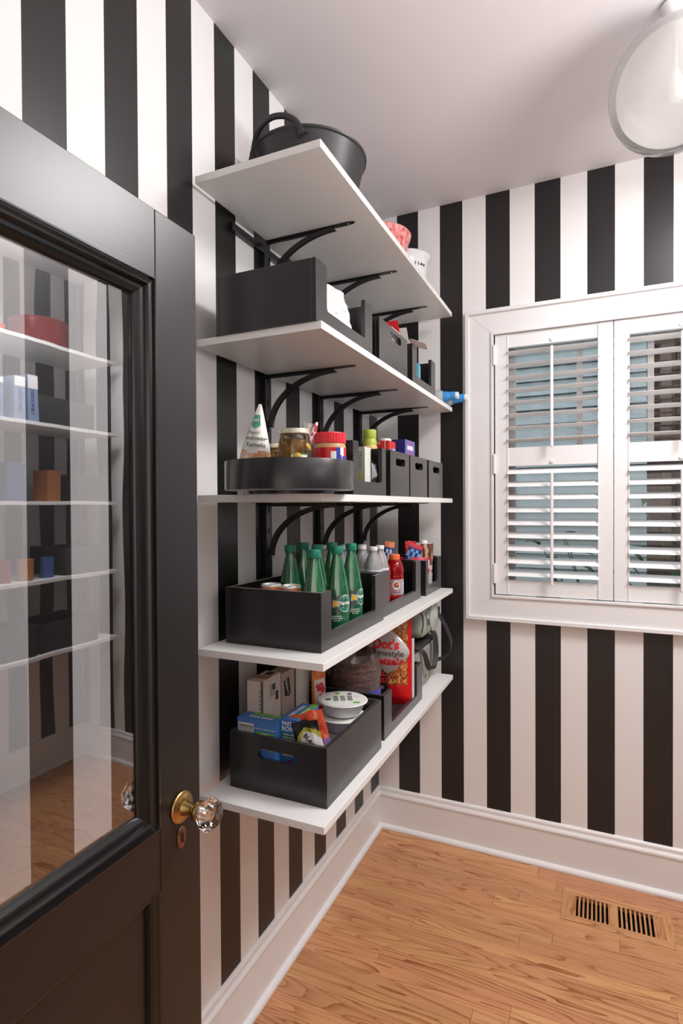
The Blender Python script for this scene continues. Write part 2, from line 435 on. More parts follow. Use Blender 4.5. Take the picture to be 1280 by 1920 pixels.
def louver_mesh(L, w=.062, t=.0105):
    bm = bmesh.new(); n = 14; A = []; B = []
    for i in range(n):
        a = 2*PI*i/n; y, z = w/2*math.cos(a), t/2*math.sin(a)*(1-.25*abs(math.cos(a)))
        A.append(bm.verts.new((-L/2, y, z))); B.append(bm.verts.new((L/2, y, z)))
    for i in range(n): bm.faces.new((A[i], A[(i+1) % n], B[(i+1) % n], B[i]))
    bm.faces.new(A[::-1]); bm.faces.new(B); bmesh.ops.recalc_face_normals(bm, faces=bm.faces)
    return bm
PWD = .484; SW = .053
first_louver = None
def shutter_panel(x0):
    x1 = x0+PWD; y0, y1 = -.014, .014
    z0, z1 = WZ0+.008, WZ1-.006
    p = bpy.data.objects.new('shutter_panel', None); COL.objects.link(p); p.parent = win; p.location = (x0, 0, 0)
    for a, b in ((0, SW), (PWD-SW, PWD)):
        new('stile', bx(a, b, y0, y1, z0, z1), trimw, p, bevel=.0015)
        e = SW-.004 if a == 0 else PWD-SW-.002
    for za, zb in ((z0, 1.262), (1.776, 1.858), (2.309, z1)):
        new('rail', bx(SW, PWD-SW, y0+.002, y1-.002, za, zb), trimw, p, bevel=.001)
    for xx in (SW-.0005, PWD-SW-.0055):
        new('stile_bead', bx(xx, xx+.006, y0-.002, y0+.004, z0+.004, z1-.004), trimw, p, bevel=.0015)
    global first_louver
    def louv(zs, ang):
        global first_louver
        for z in zs:
            if first_louver is None:
                first_louver = new('louver', louver_mesh(PWD-2*SW-.003), trimw, p, smooth=True); o = first_louver
            else:
                o = first_louver.copy(); COL.objects.link(o); o.parent = p
            o.location = (PWD/2, 0, z); o.rotation_euler = (ang, 0, 0)
    louv([2.283-i*.056 for i in range(8)], math.radians(-7))
    louv([1.752-i*.0572 for i in range(9)], math.radians(24))
    for za, zb in ((1.850, 2.288), (1.250, 1.742)):
        new('tilt_rod', bx(PWD/2-.0045, PWD/2+.0085, -.053, -.042, za, zb), trimw, p, bevel=.004, seg=3)
    for z in (2.325, 1.792):
        new('magnet_catch', lt([(.0001, 0), (.008, 0), (.009, .004), (.0001, .005)], 16, M=Matrix.Translation((PWD/2+.002, y0+.001, z)) @ Matrix.Rotation(PI/2, 4, 'X')), trimw, p, smooth=True)
    for z in ((2.28, 1.787, 1.29) if x0 < .6 else ()):
        new('hinge', bx(-.008, .003, -.031, -.012, z-.045, z+.045), trimw, p, bevel=.003)
    return p
for x0 in (.579, 1.066, 1.553): shutter_panel(x0)

# sash behind the shutters
sashm = mat('sash_paint', (.58, .56, .54), .45)
new('sash_frame', bx(WX0, WX0+.085, .085, .13, WZ0, WZ1), sashm, win)
new('sash_frame', bx(WX1-.05, WX1, .085, .13, WZ0, WZ1), sashm, win)
new('sash_frame', bx(WX0, WX1, .085, .13, WZ1-.045, WZ1), sashm, win)
new('sash_frame', bx(WX0, WX1, .085, .13, WZ0, WZ0+.06), sashm, win)
new('meeting_rail', bx(WX0, WX1, .08, .13, 1.80, 1.845), sashm, win)
for x in (.93, 1.21, 1.49, 1.77): new('muntin', bx(x-.012, x+.012, .09, .12, 1.845, WZ1), sashm, win)
new('pane', bx(WX0+.05, WX1-.05, .1, .103, WZ0+.05, WZ1-.04), shell('window_glass', (.93, .96, .96), .25, fac=.035), win)

# ------------------------------------------------------------------ outside: sided house wall, brick wall, leaves
sid = pattern_mat('blue_grey_siding', [srgb(184, 194, 196), srgb(196, 204, 206)], 6, 2)
sd = thing('neighbour_wall', (-.6, 2.0, 0), 'blue-grey lap siding of the house outside, behind the left shutter panel', 'house')
new('lap_shadow_backing', bx(0, 1.93, .03, .2, 0, 4.2), hole, sd)  # near-black backing; board gaps show it as painted lap shadow lines
for i in range(37):
    z = .1+i*.112; bm = bmesh.new(); box(bm, 0, 1.93, -.018, .03, z, z+.105)
    for v in bm.verts:
        if v.co.y < 0 and v.co.z > z+.1: v.co.y = .010
    new('siding_board', bm, sid, sd)
brk = thing('brick_wall', (.72, 2.9, 0), 'brown brick wall outside, seen between the right shutter louvers', 'wall')
bmats = [pattern_mat('brick_%d' % i, [srgb(*a), srgb(*b)], 30, 4, rough=.9) for i, (a, b) in enumerate((((96, 66, 54), (120, 88, 72)), ((84, 60, 52), (104, 82, 70)), ((112, 84, 70), (138, 112, 94))))]
new('mortar', bx(-.4, 2.4, .02, .14, 0, 3.6), pattern_mat('mortar', [srgb(120, 108, 98), srgb(140, 128, 116)], 40, 3, rough=.9), brk)
bm_proto = {}
for i in range(27):
    for j in range(10):
        z = .95+i*.078; x = .0+j*.225+(.11 if i % 2 else 0)
        mm = bmats[(i*7+j*5+(i*j) % 3) % 3]
        if mm.name not in bm_proto: bm_proto[mm.name] = new('brick', bx(0, .212, 0, .06, 0, .066), mm, brk); o = bm_proto[mm.name]
        else: o = bm_proto[mm.name].copy(); COL.objects.link(o); o.parent = brk
        o.location = (x, rnd.uniform(-.004, .004), z)
gr = new('ground', bx(-2, 5, .2, 6, .2, .3), mat('soil', (.08, .06, .04), .9)); tag(gr, 'dark planted ground outside below the window', 'ground'); gr['kind'] = 'structure'
leafm = mat('leaf_green', srgb(78, 112, 56), .5)
def shrub(name, loc, label, nl, spread, seed, size):
    r = random.Random(seed); t = thing(name, loc, label, 'plant')
    bm = bmesh.new()
    stems = [(r.uniform(-spread, spread), r.uniform(-.1, .1), r.uniform(.5, .9)) for _ in range(5)]
    for sx, sy, h in stems: tube(bm, smooth_path([(0, 0, 0), (sx*.5, sy*.5, h*.6), (sx, sy, h)], 4), .004, 5)
    new('stem', bm, mat('stem_green', srgb(92, 104, 60), .6), t)
    for i in range(nl):
        sx, sy, h = r.choice(stems); q = r.uniform(.35, 1)
        p = Vector((sx*q, sy*q, h*q)); a = r.uniform(0, 2*PI); tilt = r.uniform(-.7, .3)
        bm = bmesh.new(); L = size*r.uniform(.7, 1.2); vv = []
        for u, w in ((0, 0), (.3, .16), (.6, .15), (1, 0)):
            vv.append([bm.verts.new((L*u, s*w*L, -.12*L*u*u*3+abs(s)*.01)) for s in ((-1, 0, 1) if w else (0,))])
        for s in (0, 1):
            bm.faces.new((vv[0][0], vv[1][s], vv[1][s+1])); bm.faces.new((vv[1][s], vv[2][s], vv[2][s+1], vv[1][s+1])); bm.faces.new((vv[2][s], vv[3][0], vv[2][s+1]))
        e = bmesh.ops.solidify(bm, geom=bm.faces[:], thickness=.0012)
        bmesh.ops.transform(bm, matrix=Matrix.Translation(p) @ Matrix.Rotation(a, 4, 'Z') @ Matrix.Rotation(tilt, 4, 'Y'), verts=bm.verts)
        new('leaf', bm, leafm, t, smooth=True)
shrub('shrub', (.98, .9, .75), 'green shrub with long narrow leaves outside, low behind the left panel', 20, .3, 3, .15)
shrub('shrub', (1.55, 1.2, .72), 'green shrub outside, low behind the second shutter panel', 22, .32, 5, .18)

# ------------------------------------------------------------------ door
door = struct('door_1')
FX, BX = .355, .31
YF, YH = -1.836, -2.600
OY0, OY1, OZ0, OZ1 = -2.495, -1.937, 1.078, 1.969
new('stile', bx(BX, FX, OY1, YF, .012, 2.080), doorm, door, bevel=.002)
new('stile', bx(BX, FX, YH, OY0, .012, 2.080), doorm, door, bevel=.002)
new('rail', bx(BX, FX-.0003, OY0+.0003, OY1-.0003, OZ1, 2.0797), doorm, door, bevel=.001)
new('rail', bx(BX, FX-.0003, OY0+.0003, OY1-.0003, .978, OZ0), doorm, door, bevel=.001)
new('rail', bx(BX, FX-.0003, OY0+.0003, OY1-.0003, .012, .25), doorm, door, bevel=.001)
new('panel', bx(BX+.012, FX-.018, OY0, OY1, .25, .978), doorm, door)
def moulding(y0, y1, z0, z1, prof, name, m):
    """profile (inward, x) swept round the opening, mitred, four pieces"""
    cs = [((y0, z0), (1, 1)), ((y1, z0), (-1, 1)), ((y1, z1), (-1, -1)), ((y0, z1), (1, -1))]
    for i in range(4):
        (a, da), (b, db) = cs[i], cs[(i+1) % 4]; bm = bmesh.new()
        A = [bm.verts.new((x, a[0]+da[0]*w, a[1]+da[1]*w)) for w, x in prof]; B = [bm.verts.new((x, b[0]+db[0]*w, b[1]+db[1]*w)) for w, x in prof]
        for j in range(len(prof)): bm.faces.new((A[j], A[(j+1) % len(prof)], B[(j+1) % len(prof)], B[j]))
        bm.faces.new(A[::-1]); bm.faces.new(B); bmesh.ops.recalc_face_normals(bm, faces=bm.faces)
        new(name, bm, m, door)
MP = [(-.001, .340), (-.001, .356), (.002, .3565), (.004, .351), (.007, .350), (.009, .3525), (.011, .3545), (.014, .354), (.0165, .350), (.018, .346), (.023, .345), (.026, .3435), (.031, .340), (.033, .337), (.033, .334)]
moulding(OY0, OY1, OZ0, OZ1, MP, 'glazing_bead', doorgloss)
moulding(OY0, OY1, OZ0, OZ1, [(w, .665-x) for w, x in MP], 'glazing_bead', doorgloss)
moulding(OY0, OY1, .25, .978, [(-.001, .336), (-.001, .355), (.002, .3552), (.005, .350), (.010, .349), (.014, .345), (.016, .339), (.016, .336)], 'panel_mould', doorgloss)
# old wavy glass
gm = bpy.data.materials.new('old_window_glass'); gm.use_nodes = True; n, l = nt(gm); n.clear()
out = n.new('ShaderNodeOutputMaterial'); tr = n.new('ShaderNodeBsdfTransparent'); tr.inputs[0].default_value = (.84, .85, .86, 1)
gl = n.new('ShaderNodeBsdfGlossy'); gl.inputs['Roughness'].default_value = .012
mx = n.new('ShaderNodeMixShader'); mx.inputs[0].default_value = .23
tc = n.new('ShaderNodeTexCoord'); mp = n.new('ShaderNodeMapping'); mp.inputs['Scale'].default_value = (1, 9, 3.2); tx = n.new('ShaderNodeTexNoise'); tx.inputs['Scale'].default_value = 1.6; tx.inputs['Detail'].default_value = .5
bp = n.new('ShaderNodeBump'); bp.inputs['Strength'].default_value = .12; bp.inputs['Distance'].default_value = .002
l.new(tc.outputs['Object'], mp.inputs[0]); l.new(mp.outputs[0], tx.inputs['Vector']); l.new(tx.outputs['Fac'], bp.inputs['Height']); l.new(bp.outputs[0], gl.inputs['Normal'])
l.new(tr.outputs[0], mx.inputs[1]); l.new(gl.outputs[0], mx.inputs[2]); l.new(mx.outputs[0], out.inputs[0])
new('glass_pane', bx(.3340, .3352, OY0+.02, OY1-.02, OZ0+.02, OZ1-.02), gm, door)

# glass knob, rose, keyhole
crystal = mat('crystal_glass', (1, 1, 1), .01); crystal.node_tree.nodes['Principled BSDF'].inputs['Transmission Weight'].default_value = 1
crystal.node_tree.nodes['Principled BSDF'].inputs['IOR'].default_value = 1.5
def knob(side):
    x0 = FX if side > 0 else BX
    M = Matrix.Translation((x0, -1.886, 1.090)) @ Matrix.Rotation(PI/2*side, 4, 'Y')
    rose = new('knob_rose', lt([(.0001, .0005), (.0255, .0005), (.0265, .002), (.025, .004), (.022, .0045), (.020, .0065), (.013, .008), (.011, .014), (.0085, .022), (.0082, .028), (.011, .032), (.0165, .034), (.0175, .037), (.0165, .041), (.0001, .042)], 32, M=M), brass, door, smooth=True)
    for a in (.8, .8+PI):
        new('screw', lt([(.0001, .0062), (.0022, .0062), (.002, .0075), (.0001, .0078)], 10, M=M @ Matrix.Translation((.0185*math.cos(a), .0185*math.sin(a), -.0005))), copperm, rose, smooth=True)
    bm = lt([(.0001, .0405), (.012, .0405), (.0185, .046), (.0275, .057), (.0275, .063), (.0195, .073), (.0001, .0745)], 8, M=M @ Matrix.Rotation(PI/8, 4, 'Z'))
    k = new('glass_knob', bm, crystal, door, bevel=.0012)
    k['label'] = 'clear eight-sided glass knob'
    new('knob_core', lt([(.0001, .0425), (.008, .0425), (.009, .045), (.006, .055), (.0001, .056)], 16, M=M), mat('silvered_core', (.75, .72, .68), .2, metal=1), door, smooth=True)
knob(1); knob(-1)
M = Matrix.Translation((FX, -1.887, 1.039)) @ Matrix.Rotation(PI/2, 4, 'Y')
esc = new('keyhole_plate', lt([(.0001, .0004), (.0185, .0004), (.019, .0015), (.017, .0028), (.0001, .0034)], 28, sy=.60, M=M), copperm, door, smooth=True)
bm = bmesh.new(); MK = frame((FX+.0036, -1.887, 1.040), (0, 1, 0), (0, 0, 1))
pts = [(.0028*math.cos(a), .0042+.0028*math.sin(a)) for a in [(-50+280*i/12)*PI/180 for i in range(13)]]+[(-.003, -.009), (.003, -.009)]
prism(bm, pts, [], .0002, MK); new('keyhole', bm, hole, esc)
for z in (.0145, -.0145): new('screw', lt([(.0001, .0022), (.0018, .0022), (.0016, .0034), (.0001, .0036)], 10, M=M @ Matrix.Translation((z, 0, 0))), brass, esc, smooth=True)
# door frame at the back wall
mitred_m = trimw
for nm, b in (('trim_1', bx(DX0-.02, DX0, YB-.13, YB+.012, 0, DZ+.02)), ('trim_2', bx(DX1, DX1+.09, YB, YB+.018, 0, DZ+.09)), ('trim_3', bx(DX0, DX1, YB, YB+.018, DZ, DZ+.09))):
    tagstruct(new(nm, b, trimw))

# ------------------------------------------------------------------ shelving on the left wall
SZ = [2.484, 2.049, 1.632, 1.218, .8185]
SXF, SXB, SYN, SYF, ST = .3964, .022, -1.42, -.070, .0195
pos_words = ['top shelf board holding the black tub', 'second shelf board from the top, above the turntable', 'middle shelf board at eye level, under the turntable',
             'fourth shelf board, carrying the green bottles', 'lowest shelf board, carrying the pasta boxes']
for z, w in zip(SZ, pos_words):
    s = new('shelf', bx(-.1872, .1872, -.675, .675, -ST, 0), shelfw, bevel=.0012); s.location = (.2092, -.745, z)
    tag(s, 'white '+w, 'shelf', 'white shelves on the left wall')

STY = [-1.057, -.660, -.252]
which = ['nearest', 'middle', 'farthest']
tr_ = new('hang_track', bx(0, .016, -1.24, -.06, 2.425, 2.447), metalb, bevel=.001); tag(tr_, 'black horizontal metal hang track on the wall under the top shelf', 'rail')
tr_.location = (.0005, 0, 0)
for i, y in enumerate(STY):
    st = thing('wall_standard', (.0005, y, .77), which[i]+' of the three black slotted wall standards holding the shelves', 'shelf standard', 'slotted wall standards')
    zt = 2.424-.77
    new('channel', bx(0, .019, -.0125, .0125, 0, zt), metalb, st, bevel=.001)
    bm = bmesh.new()
    z = .05
    while z < zt-.05:
        prism(bm, slot_loop(0, z, .020, .007, 4), [], .0003, frame((.0191, 0, 0), (0, 0, 1), (0, -1, 0)) @ Matrix.Translation((0, 0, 0)) @ Matrix.Identity(4)) if False else None
        prism(bm, [(z+a-z, b) for a, b in slot_loop(0, 0, .022, .007, 4)], [], .0003, Matrix.Translation((0, 0, z)) @ frame((.0191, .003, 0), (0, 0, 1), (0, -1, 0)))
        prism(bm, [(.002*math.cos(a*PI/4), .002*math.sin(a*PI/4)) for a in range(8)], [], .0003, Matrix.Translation((0, 0, z+.028)) @ frame((.0191, .003, 0), (0, 0, 1), (0, -1, 0)))
        z += .070
    sl = new('slots', bm, hole, st); sl['kind'] = 'stuff'

bprot = None
shelf_word = ['top', 'second', 'middle', 'fourth', 'lowest']
for k, z in enumerate(SZ):
    for i, y in enumerate(STY):
        lab = '%s black arched bracket under the %s shelf' % (which[i], shelf_word[k])
        zb = z-ST
        if bprot is None:
            b = thing('shelf_bracket', (.020, y, zb), lab, 'bracket', 'arched shelf brackets')
            bm = bmesh.new()
            pts = [(0, 0), (0, -.009), (.012, -.010), (.25, -.010), (.300, -.006), (.316, -.003), (.316, 0)]
            # flat arm seen from below with a rounded tip
            tip = [(0, -.009), (.285, -.009), (.305, -.006), (.313, 0), (.305, .006), (.285, .009), (0, .009)]
            prism(bm, tip, [], .003, Matrix.Translation((0, 0, -.0035)))
            new('arm', bm, metalb, b)
            bm = bmesh.new(); out_, inn = [], []
            for j in range(21):
                th = PI/2*j/20
                c, s_ = math.cos(th), math.sin(th)
                out_.append((.004+.232*(1-c), -.166+.162*s_)); inn.append((.004+.016+.232*(1-c)*.99, -.166-.0075+(.162-.004)*s_))
            prism(bm, out_+inn[::-1], [], .012, frame((0, .006, 0), (1, 0, 0), (0, 0, 1)))
            new('arch', bm, metalb, b, bevel=.001)
            new('web', bx(.001, .24, -.0015, .0015, -.012, -.0036), metalb, b)
            new('hook', bx(.0, .007, -.007, .007, -.185, -.155), metalb, b)
            new('screw', lt([(.0001, -.0055), (.0025, -.0050), (.003, -.0036), (.0001, -.0034)], 10, c=(.290, 0, 0)), mat('steel', (.4, .4, .4), .3, metal=1), b)
            bprot = b
        else:
            copy_tree(bprot, loc=(.020, y, zb), label=lab)
# ------------------------------------------------------------------ floor vent
vent = thing('floor_vent', (1.067, -.2275, 0), 'slatted oak floor vent let into the floor below the window', 'vent')
vo = (-.196, -.098, .196, .098); vi = (-.166, -.062, .166, .062)
for i, q in enumerate(([(vo[0], vo[1]), (vi[0], vi[1]), (vi[0], vi[3]), (vo[0], vo[3])], [(vo[2], vo[1]), (vo[2], vo[3]), (vi[2], vi[3]), (vi[2], vi[1])],
          [(vo[0], vo[3]), (vi[0], vi[3]), (vi[2], vi[3]), (vo[2], vo[3])], [(vo[0], vo[1]), (vo[2], vo[1]), (vi[2], vi[1]), (vi[0], vi[1])])):
    bm = bmesh.new(); prism(bm, q, [], .0022, Matrix.Translation((0, 0, .0004))); new('frame_piece', bm, oakv if i < 2 else oak, vent, bevel=.0008, seg=1)
for a, b in ((-.166, -.142), (-.019, .009), (.138, .166)): new('cross_bar', bx(a, b, -.062, .062, -.014, .0012), oakv, vent)
x = -.142
sl_ = None
for st_, en in ((-.142, -.019), (.009, .138)):
    nn = 8; p_ = (en-st_)/nn
    for i in range(nn):
        if sl_ is None: sl_ = new('slat', bx(-.0034, .0034, -.062, .062, -.016, .0008), oakv, vent); o = sl_
        else: o = sl_.copy(); COL.objects.link(o); o.parent = vent
        o.location = (st_+p_*(i+.5)+.004, 0, 0)
new('duct', bx(-.166, .166, -.062, .062, -.040, -.030), hole, vent)  # flat near-black slab, the pit's shade put into its colour

# ------------------------------------------------------------------ ceiling globe lamp
lampm = bpy.data.materials.new('opal_glass'); lampm.use_nodes = True; n, l = nt(lampm); n.clear()
out = n.new('ShaderNodeOutputMaterial'); df = n.new('ShaderNodeBsdfDiffuse'); df.inputs[0].default_value = (.62, .60, .59, 1)
tl = n.new('ShaderNodeBsdfTranslucent'); tl.inputs[0].default_value = (.6, .58, .57, 1)
a1 = n.new('ShaderNodeMixShader'); a1.inputs[0].default_value = .35; l.new(df.outputs[0], a1.inputs[1]); l.new(tl.outputs[0], a1.inputs[2])
tr = n.new('ShaderNodeBsdfTransparent'); a2 = n.new('ShaderNodeMixShader')
tc = n.new('ShaderNodeTexCoord'); sp = n.new('ShaderNodeSeparateXYZ'); l.new(tc.outputs['Object'], sp.inputs[0])
mr = n.new('ShaderNodeMapRange'); mr.inputs[1].default_value = -.168; mr.inputs[2].default_value = -.05; mr.inputs[3].default_value = .70; mr.inputs[4].default_value = .22
l.new(sp.outputs[2], mr.inputs[0]); l.new(mr.outputs[0], a2.inputs[0]); l.new(a1.outputs[0], a2.inputs[1]); l.new(tr.outputs[0], a2.inputs[2])
gl = n.new('ShaderNodeBsdfGlossy'); gl.inputs['Roughness'].default_value = .03; fr = n.new('ShaderNodeLayerWeight'); fr.inputs[0].default_value = .12
a3 = n.new('ShaderNodeMixShader'); l.new(fr.outputs['Fresnel'], a3.inputs[0]); l.new(a2.outputs[0], a3.inputs[1]); l.new(gl.outputs[0], a3.inputs[2]); l.new(a3.outputs[0], out.inputs[0])
lamp = thing('ceiling_lamp', (1.2, -.7976, 2.776), 'round pale glass globe lamp hanging close under the ceiling', 'lamp')
bm = bmesh.new(); bmesh.ops.create_uvsphere(bm, u_segments=64, v_segments=40, radius=.1695); new('globe', bm, lampm, lamp, smooth=True)
new('stem', lt([(.008, .03), (.008, .214)], 16), mat('chrome', (.7, .7, .7), .15, metal=1), lamp, smooth=True)
new('canopy', lt([(.001, .224), (.036, .224), (.034, .212), (.02, .172), (.012, .166), (.001, .166)], 32), mat('white_enamel', (.8, .8, .8), .25), lamp, smooth=True)
new('bulb', lt([(.0001, -.045), (.018, -.04), (.028, -.02), (.028, 0), (.016, .025), (.013, .04), (.0001, .04)], 24), plas_w, lamp, smooth=True)

# ------------------------------------------------------------------ storage bins
def bin_box(x0, x1, y0, y1, z0, h, label, cut=None, handle=None, t=.012, group=None, cat='storage box', front_t=None):
    """cut=(ya,yb,zc): U-shaped opening in the +x front; handle=('x'|'y',centre,width,z)"""
    cx_, cy_ = (x0+x1)/2, (y0+y1)/2
    b = thing('storage_box', (cx_, cy_, z0), label, cat, group)
    X0, X1, Y0, Y1 = x0-cx_, x1-cx_, y0-cy_, y1-cy_
    new('bottom_panel', bx(X0+t, X1-t, Y0+t, Y1-t, 0.0005, t), binm, b)
    bm = bmesh.new()
    if cut:
        a, c, zc = cut[0]-cy_, cut[1]-cy_, cut[2]; r = .008
        def arc(px, pz, a0, a1): return [(px+r*math.cos(a0+(a1-a0)*i/4), pz+r*math.sin(a0+(a1-a0)*i/4)) for i in range(5)]
        loop = [(Y0, 0.0005), (Y1, 0.0005), (Y1, h), (c, h)]+arc(c-r, zc+r, 0, -PI/2)+arc(a+r, zc+r, -PI/2, -PI)+[(a, h), (Y0, h)]
        prism(bm, loop, [], t, frame((X1-t, 0, 0), (0, 1, 0), (0, 0, 1)))
    else:
        holes = [slot_loop(handle[1]-cy_, handle[3], handle[2], .026)] if handle and handle[0] == 'x' else []
        prism(bm, [(Y0, .0005), (Y1, .0005), (Y1, h), (Y0, h)], holes, t, frame((X1-t, 0, 0), (0, 1, 0), (0, 0, 1)))
    new('front_panel', bm, binm, b, bevel=.0010)
    new('back_panel', bx(X0, X0+t, Y0, Y1, .0005, h), binm, b, bevel=.0015)
    bm = bmesh.new()
    holes = [slot_loop(handle[1]-cx_, handle[3], handle[2], .028)] if handle and handle[0] == 'y' else []
    prism(bm, [(X0+t, .0005), (X1-t, .0005), (X1-t, h), (X0+t, h)], holes, t, frame((0, Y0+t, 0), (1, 0, 0), (0, 0, 1)))
    new('side_panel', bm, binm, b, bevel=.0005, seg=1)
    new('side_panel', bx(X0+t, X1-t, Y1-t, Y1, .0005, h), binm, b, bevel=.0012)
    return b
z2, z3, z4, z5 = SZ[1], SZ[2], SZ[3], SZ[4]
bin_box(.092, .386, -1.427, -1.054, z2, .152, 'black wooden box with a cut-out front, nearest on the second shelf, holding a white bag', cut=(-1.366, -1.114, .040))
bin_box(.092, .386, -.995, -.709, z2, .140, 'black wooden box with an oval hand hole, middle of the second shelf from the top', handle=('x', -.835, .110, .112))
bin_box(.092, .386, -.651, -.330, z2, .146, 'black wooden box with a cut-out front, farthest on the second shelf from the top', cut=(-.591, -.392, .036))
bin_box(.092, .386, -1.206, -.939, z3, .152, 'black wooden box with a cut-out front, right beside the round turntable', cut=(-1.165, -.976, .040))
bin_box(.092, .386, -.896, -.693, z3, .152, 'first of three narrow black boxes with hand holes, right of the cut-out box', handle=('x', -.790, .100, .117))
bin_box(.092, .386, -.680, -.458, z3, .152, 'middle one of three narrow black boxes with hand holes on the eye-level shelf', handle=('x', -.569, .100, .117))
bin_box(.092, .386, -.434, -.211, z3, .152, 'last of three narrow black boxes with hand holes, against the far wall', handle=('x', -.318, .100, .117))
bin_box(.050, .350, -1.337, -.869, z4, .157, 'large black wooden box with a cut-out front holding the green bottles', cut=(-1.275, -.945, .044), t=.014)
bin_box(.045, .337, -.850, -.386, z4, .157, 'black wooden box with a cut-out front holding clear bottles and a red drink', cut=(-.775, -.455, .038), t=.014)
bin_box(.050, .345, -.337, -.082, z4, .150, 'black wooden box holding the tall carton, at the far end of the fourth shelf', cut=(-.300, -.150, .040))
bin_box(.066, .367, -1.344, -.940, z5, .157, 'deep black box with an oval hand hole holding blue pasta boxes on the lowest shelf', handle=('y', .217, .118, .108), t=.013)
bin_box(.060, .357, -.887, -.440, z5, .150, 'black box with a cut-out front holding the pretzels on the lowest shelf', cut=(-.810, -.512, .036), t=.013)

# ------------------------------------------------------------------ generic packaging builders
FACES = {'near': ((-1, -1, 0), (1, 0, 0), (0, 0, 1)), 'front': ((1, -1, 0), (0, 1, 0), (0, 0, 1)), 'top': ((-1, -1, 1), (1, 0, 0), (0, 1, 0)), 'far': ((1, 1, 0), (-1, 0, 0), (0, 0, 1))}
class Carton:
    def __init__(s, name, label, cat, loc, dim, m, rot=(0, 0, 0), group=None, body='body', bevel=.001):
        s.d = dim; s.t = thing(name, loc, label, cat, group, rot)
        dx, dy, dz = dim
        s.body = new(body, bx(-dx/2, dx/2, -dy/2, dy/2, 0.0004, dz), m, s.t, bevel=bevel)
    def M(s, face, u=0, v=0, off=0.0003, rot=0):
        o, r, up = FACES[face]; dx, dy, dz = s.d
        O = Vector((o[0]*dx/2, o[1]*dy/2, o[2]*dz)); r = Vector(r); up = Vector(up)
        w = dx if face in ('near', 'top', 'far') else dy; h = dy if face == 'top' else dz
        nrm = r.cross(up)
        return frame(O+r*w*u+up*h*v+nrm*off, r, up) @ Matrix.Rotation(rot, 4, 'Z')
    def wh(s, face):
        dx, dy, dz = s.d
        return (dx if face in ('near', 'top', 'far') else dy), (dy if face == 'top' else dz)
    def print(s, face, u0, u1, v0, v1, m, name='print', off=.0003):
        w, h = s.wh(face); bm = bmesh.new()
        prism(bm, [(0, 0), ((u1-u0)*w, 0), ((u1-u0)*w, (v1-v0)*h), (0, (v1-v0)*h)], [], .0002, s.M(face, u0, v0, off)); return new(name, bm, m, s.t)
    def poly(s, face, pts, m, name='print', off=.0006):
        w, h = s.wh(face); bm = bmesh.new(); prism(bm, [(a*w, b*h) for a, b in pts], [], .0002, s.M(face, 0, 0, off)); return new(name, bm, m, s.t)
    def text(s, face, st, u, v, size, m, rot=0, off=.0009, bold=0, xs=1., align='CENTER'):
        return text(st, size, s.M(face, u, v, off, rot), m, s.t, bold=bold, xs=xs, align=align)
    def lines(s, face, u0, u1, v0, v1, nrows, m, fill=.4, name='small_print', seed=1, off=.0007):
        """rows of tiny unreadable print"""
        r = random.Random(seed); w, h = s.wh(face); bm = bmesh.new()
        for i in range(nrows):
            vv = v1-(v1-v0)*(i+.5)/nrows; u = u0
            while u < u1-.01:
                L = min(r.uniform(.03, .10), u1-u)
                prism(bm, [(0, 0), (L*w, 0), (L*w, (v1-v0)*h/nrows*fill), (0, (v1-v0)*h/nrows*fill)], [], .0001, s.M(face, u, vv, off)); u += L+.02
        o = new(name, bm, m, s.t); o['kind'] = 'stuff'; return o

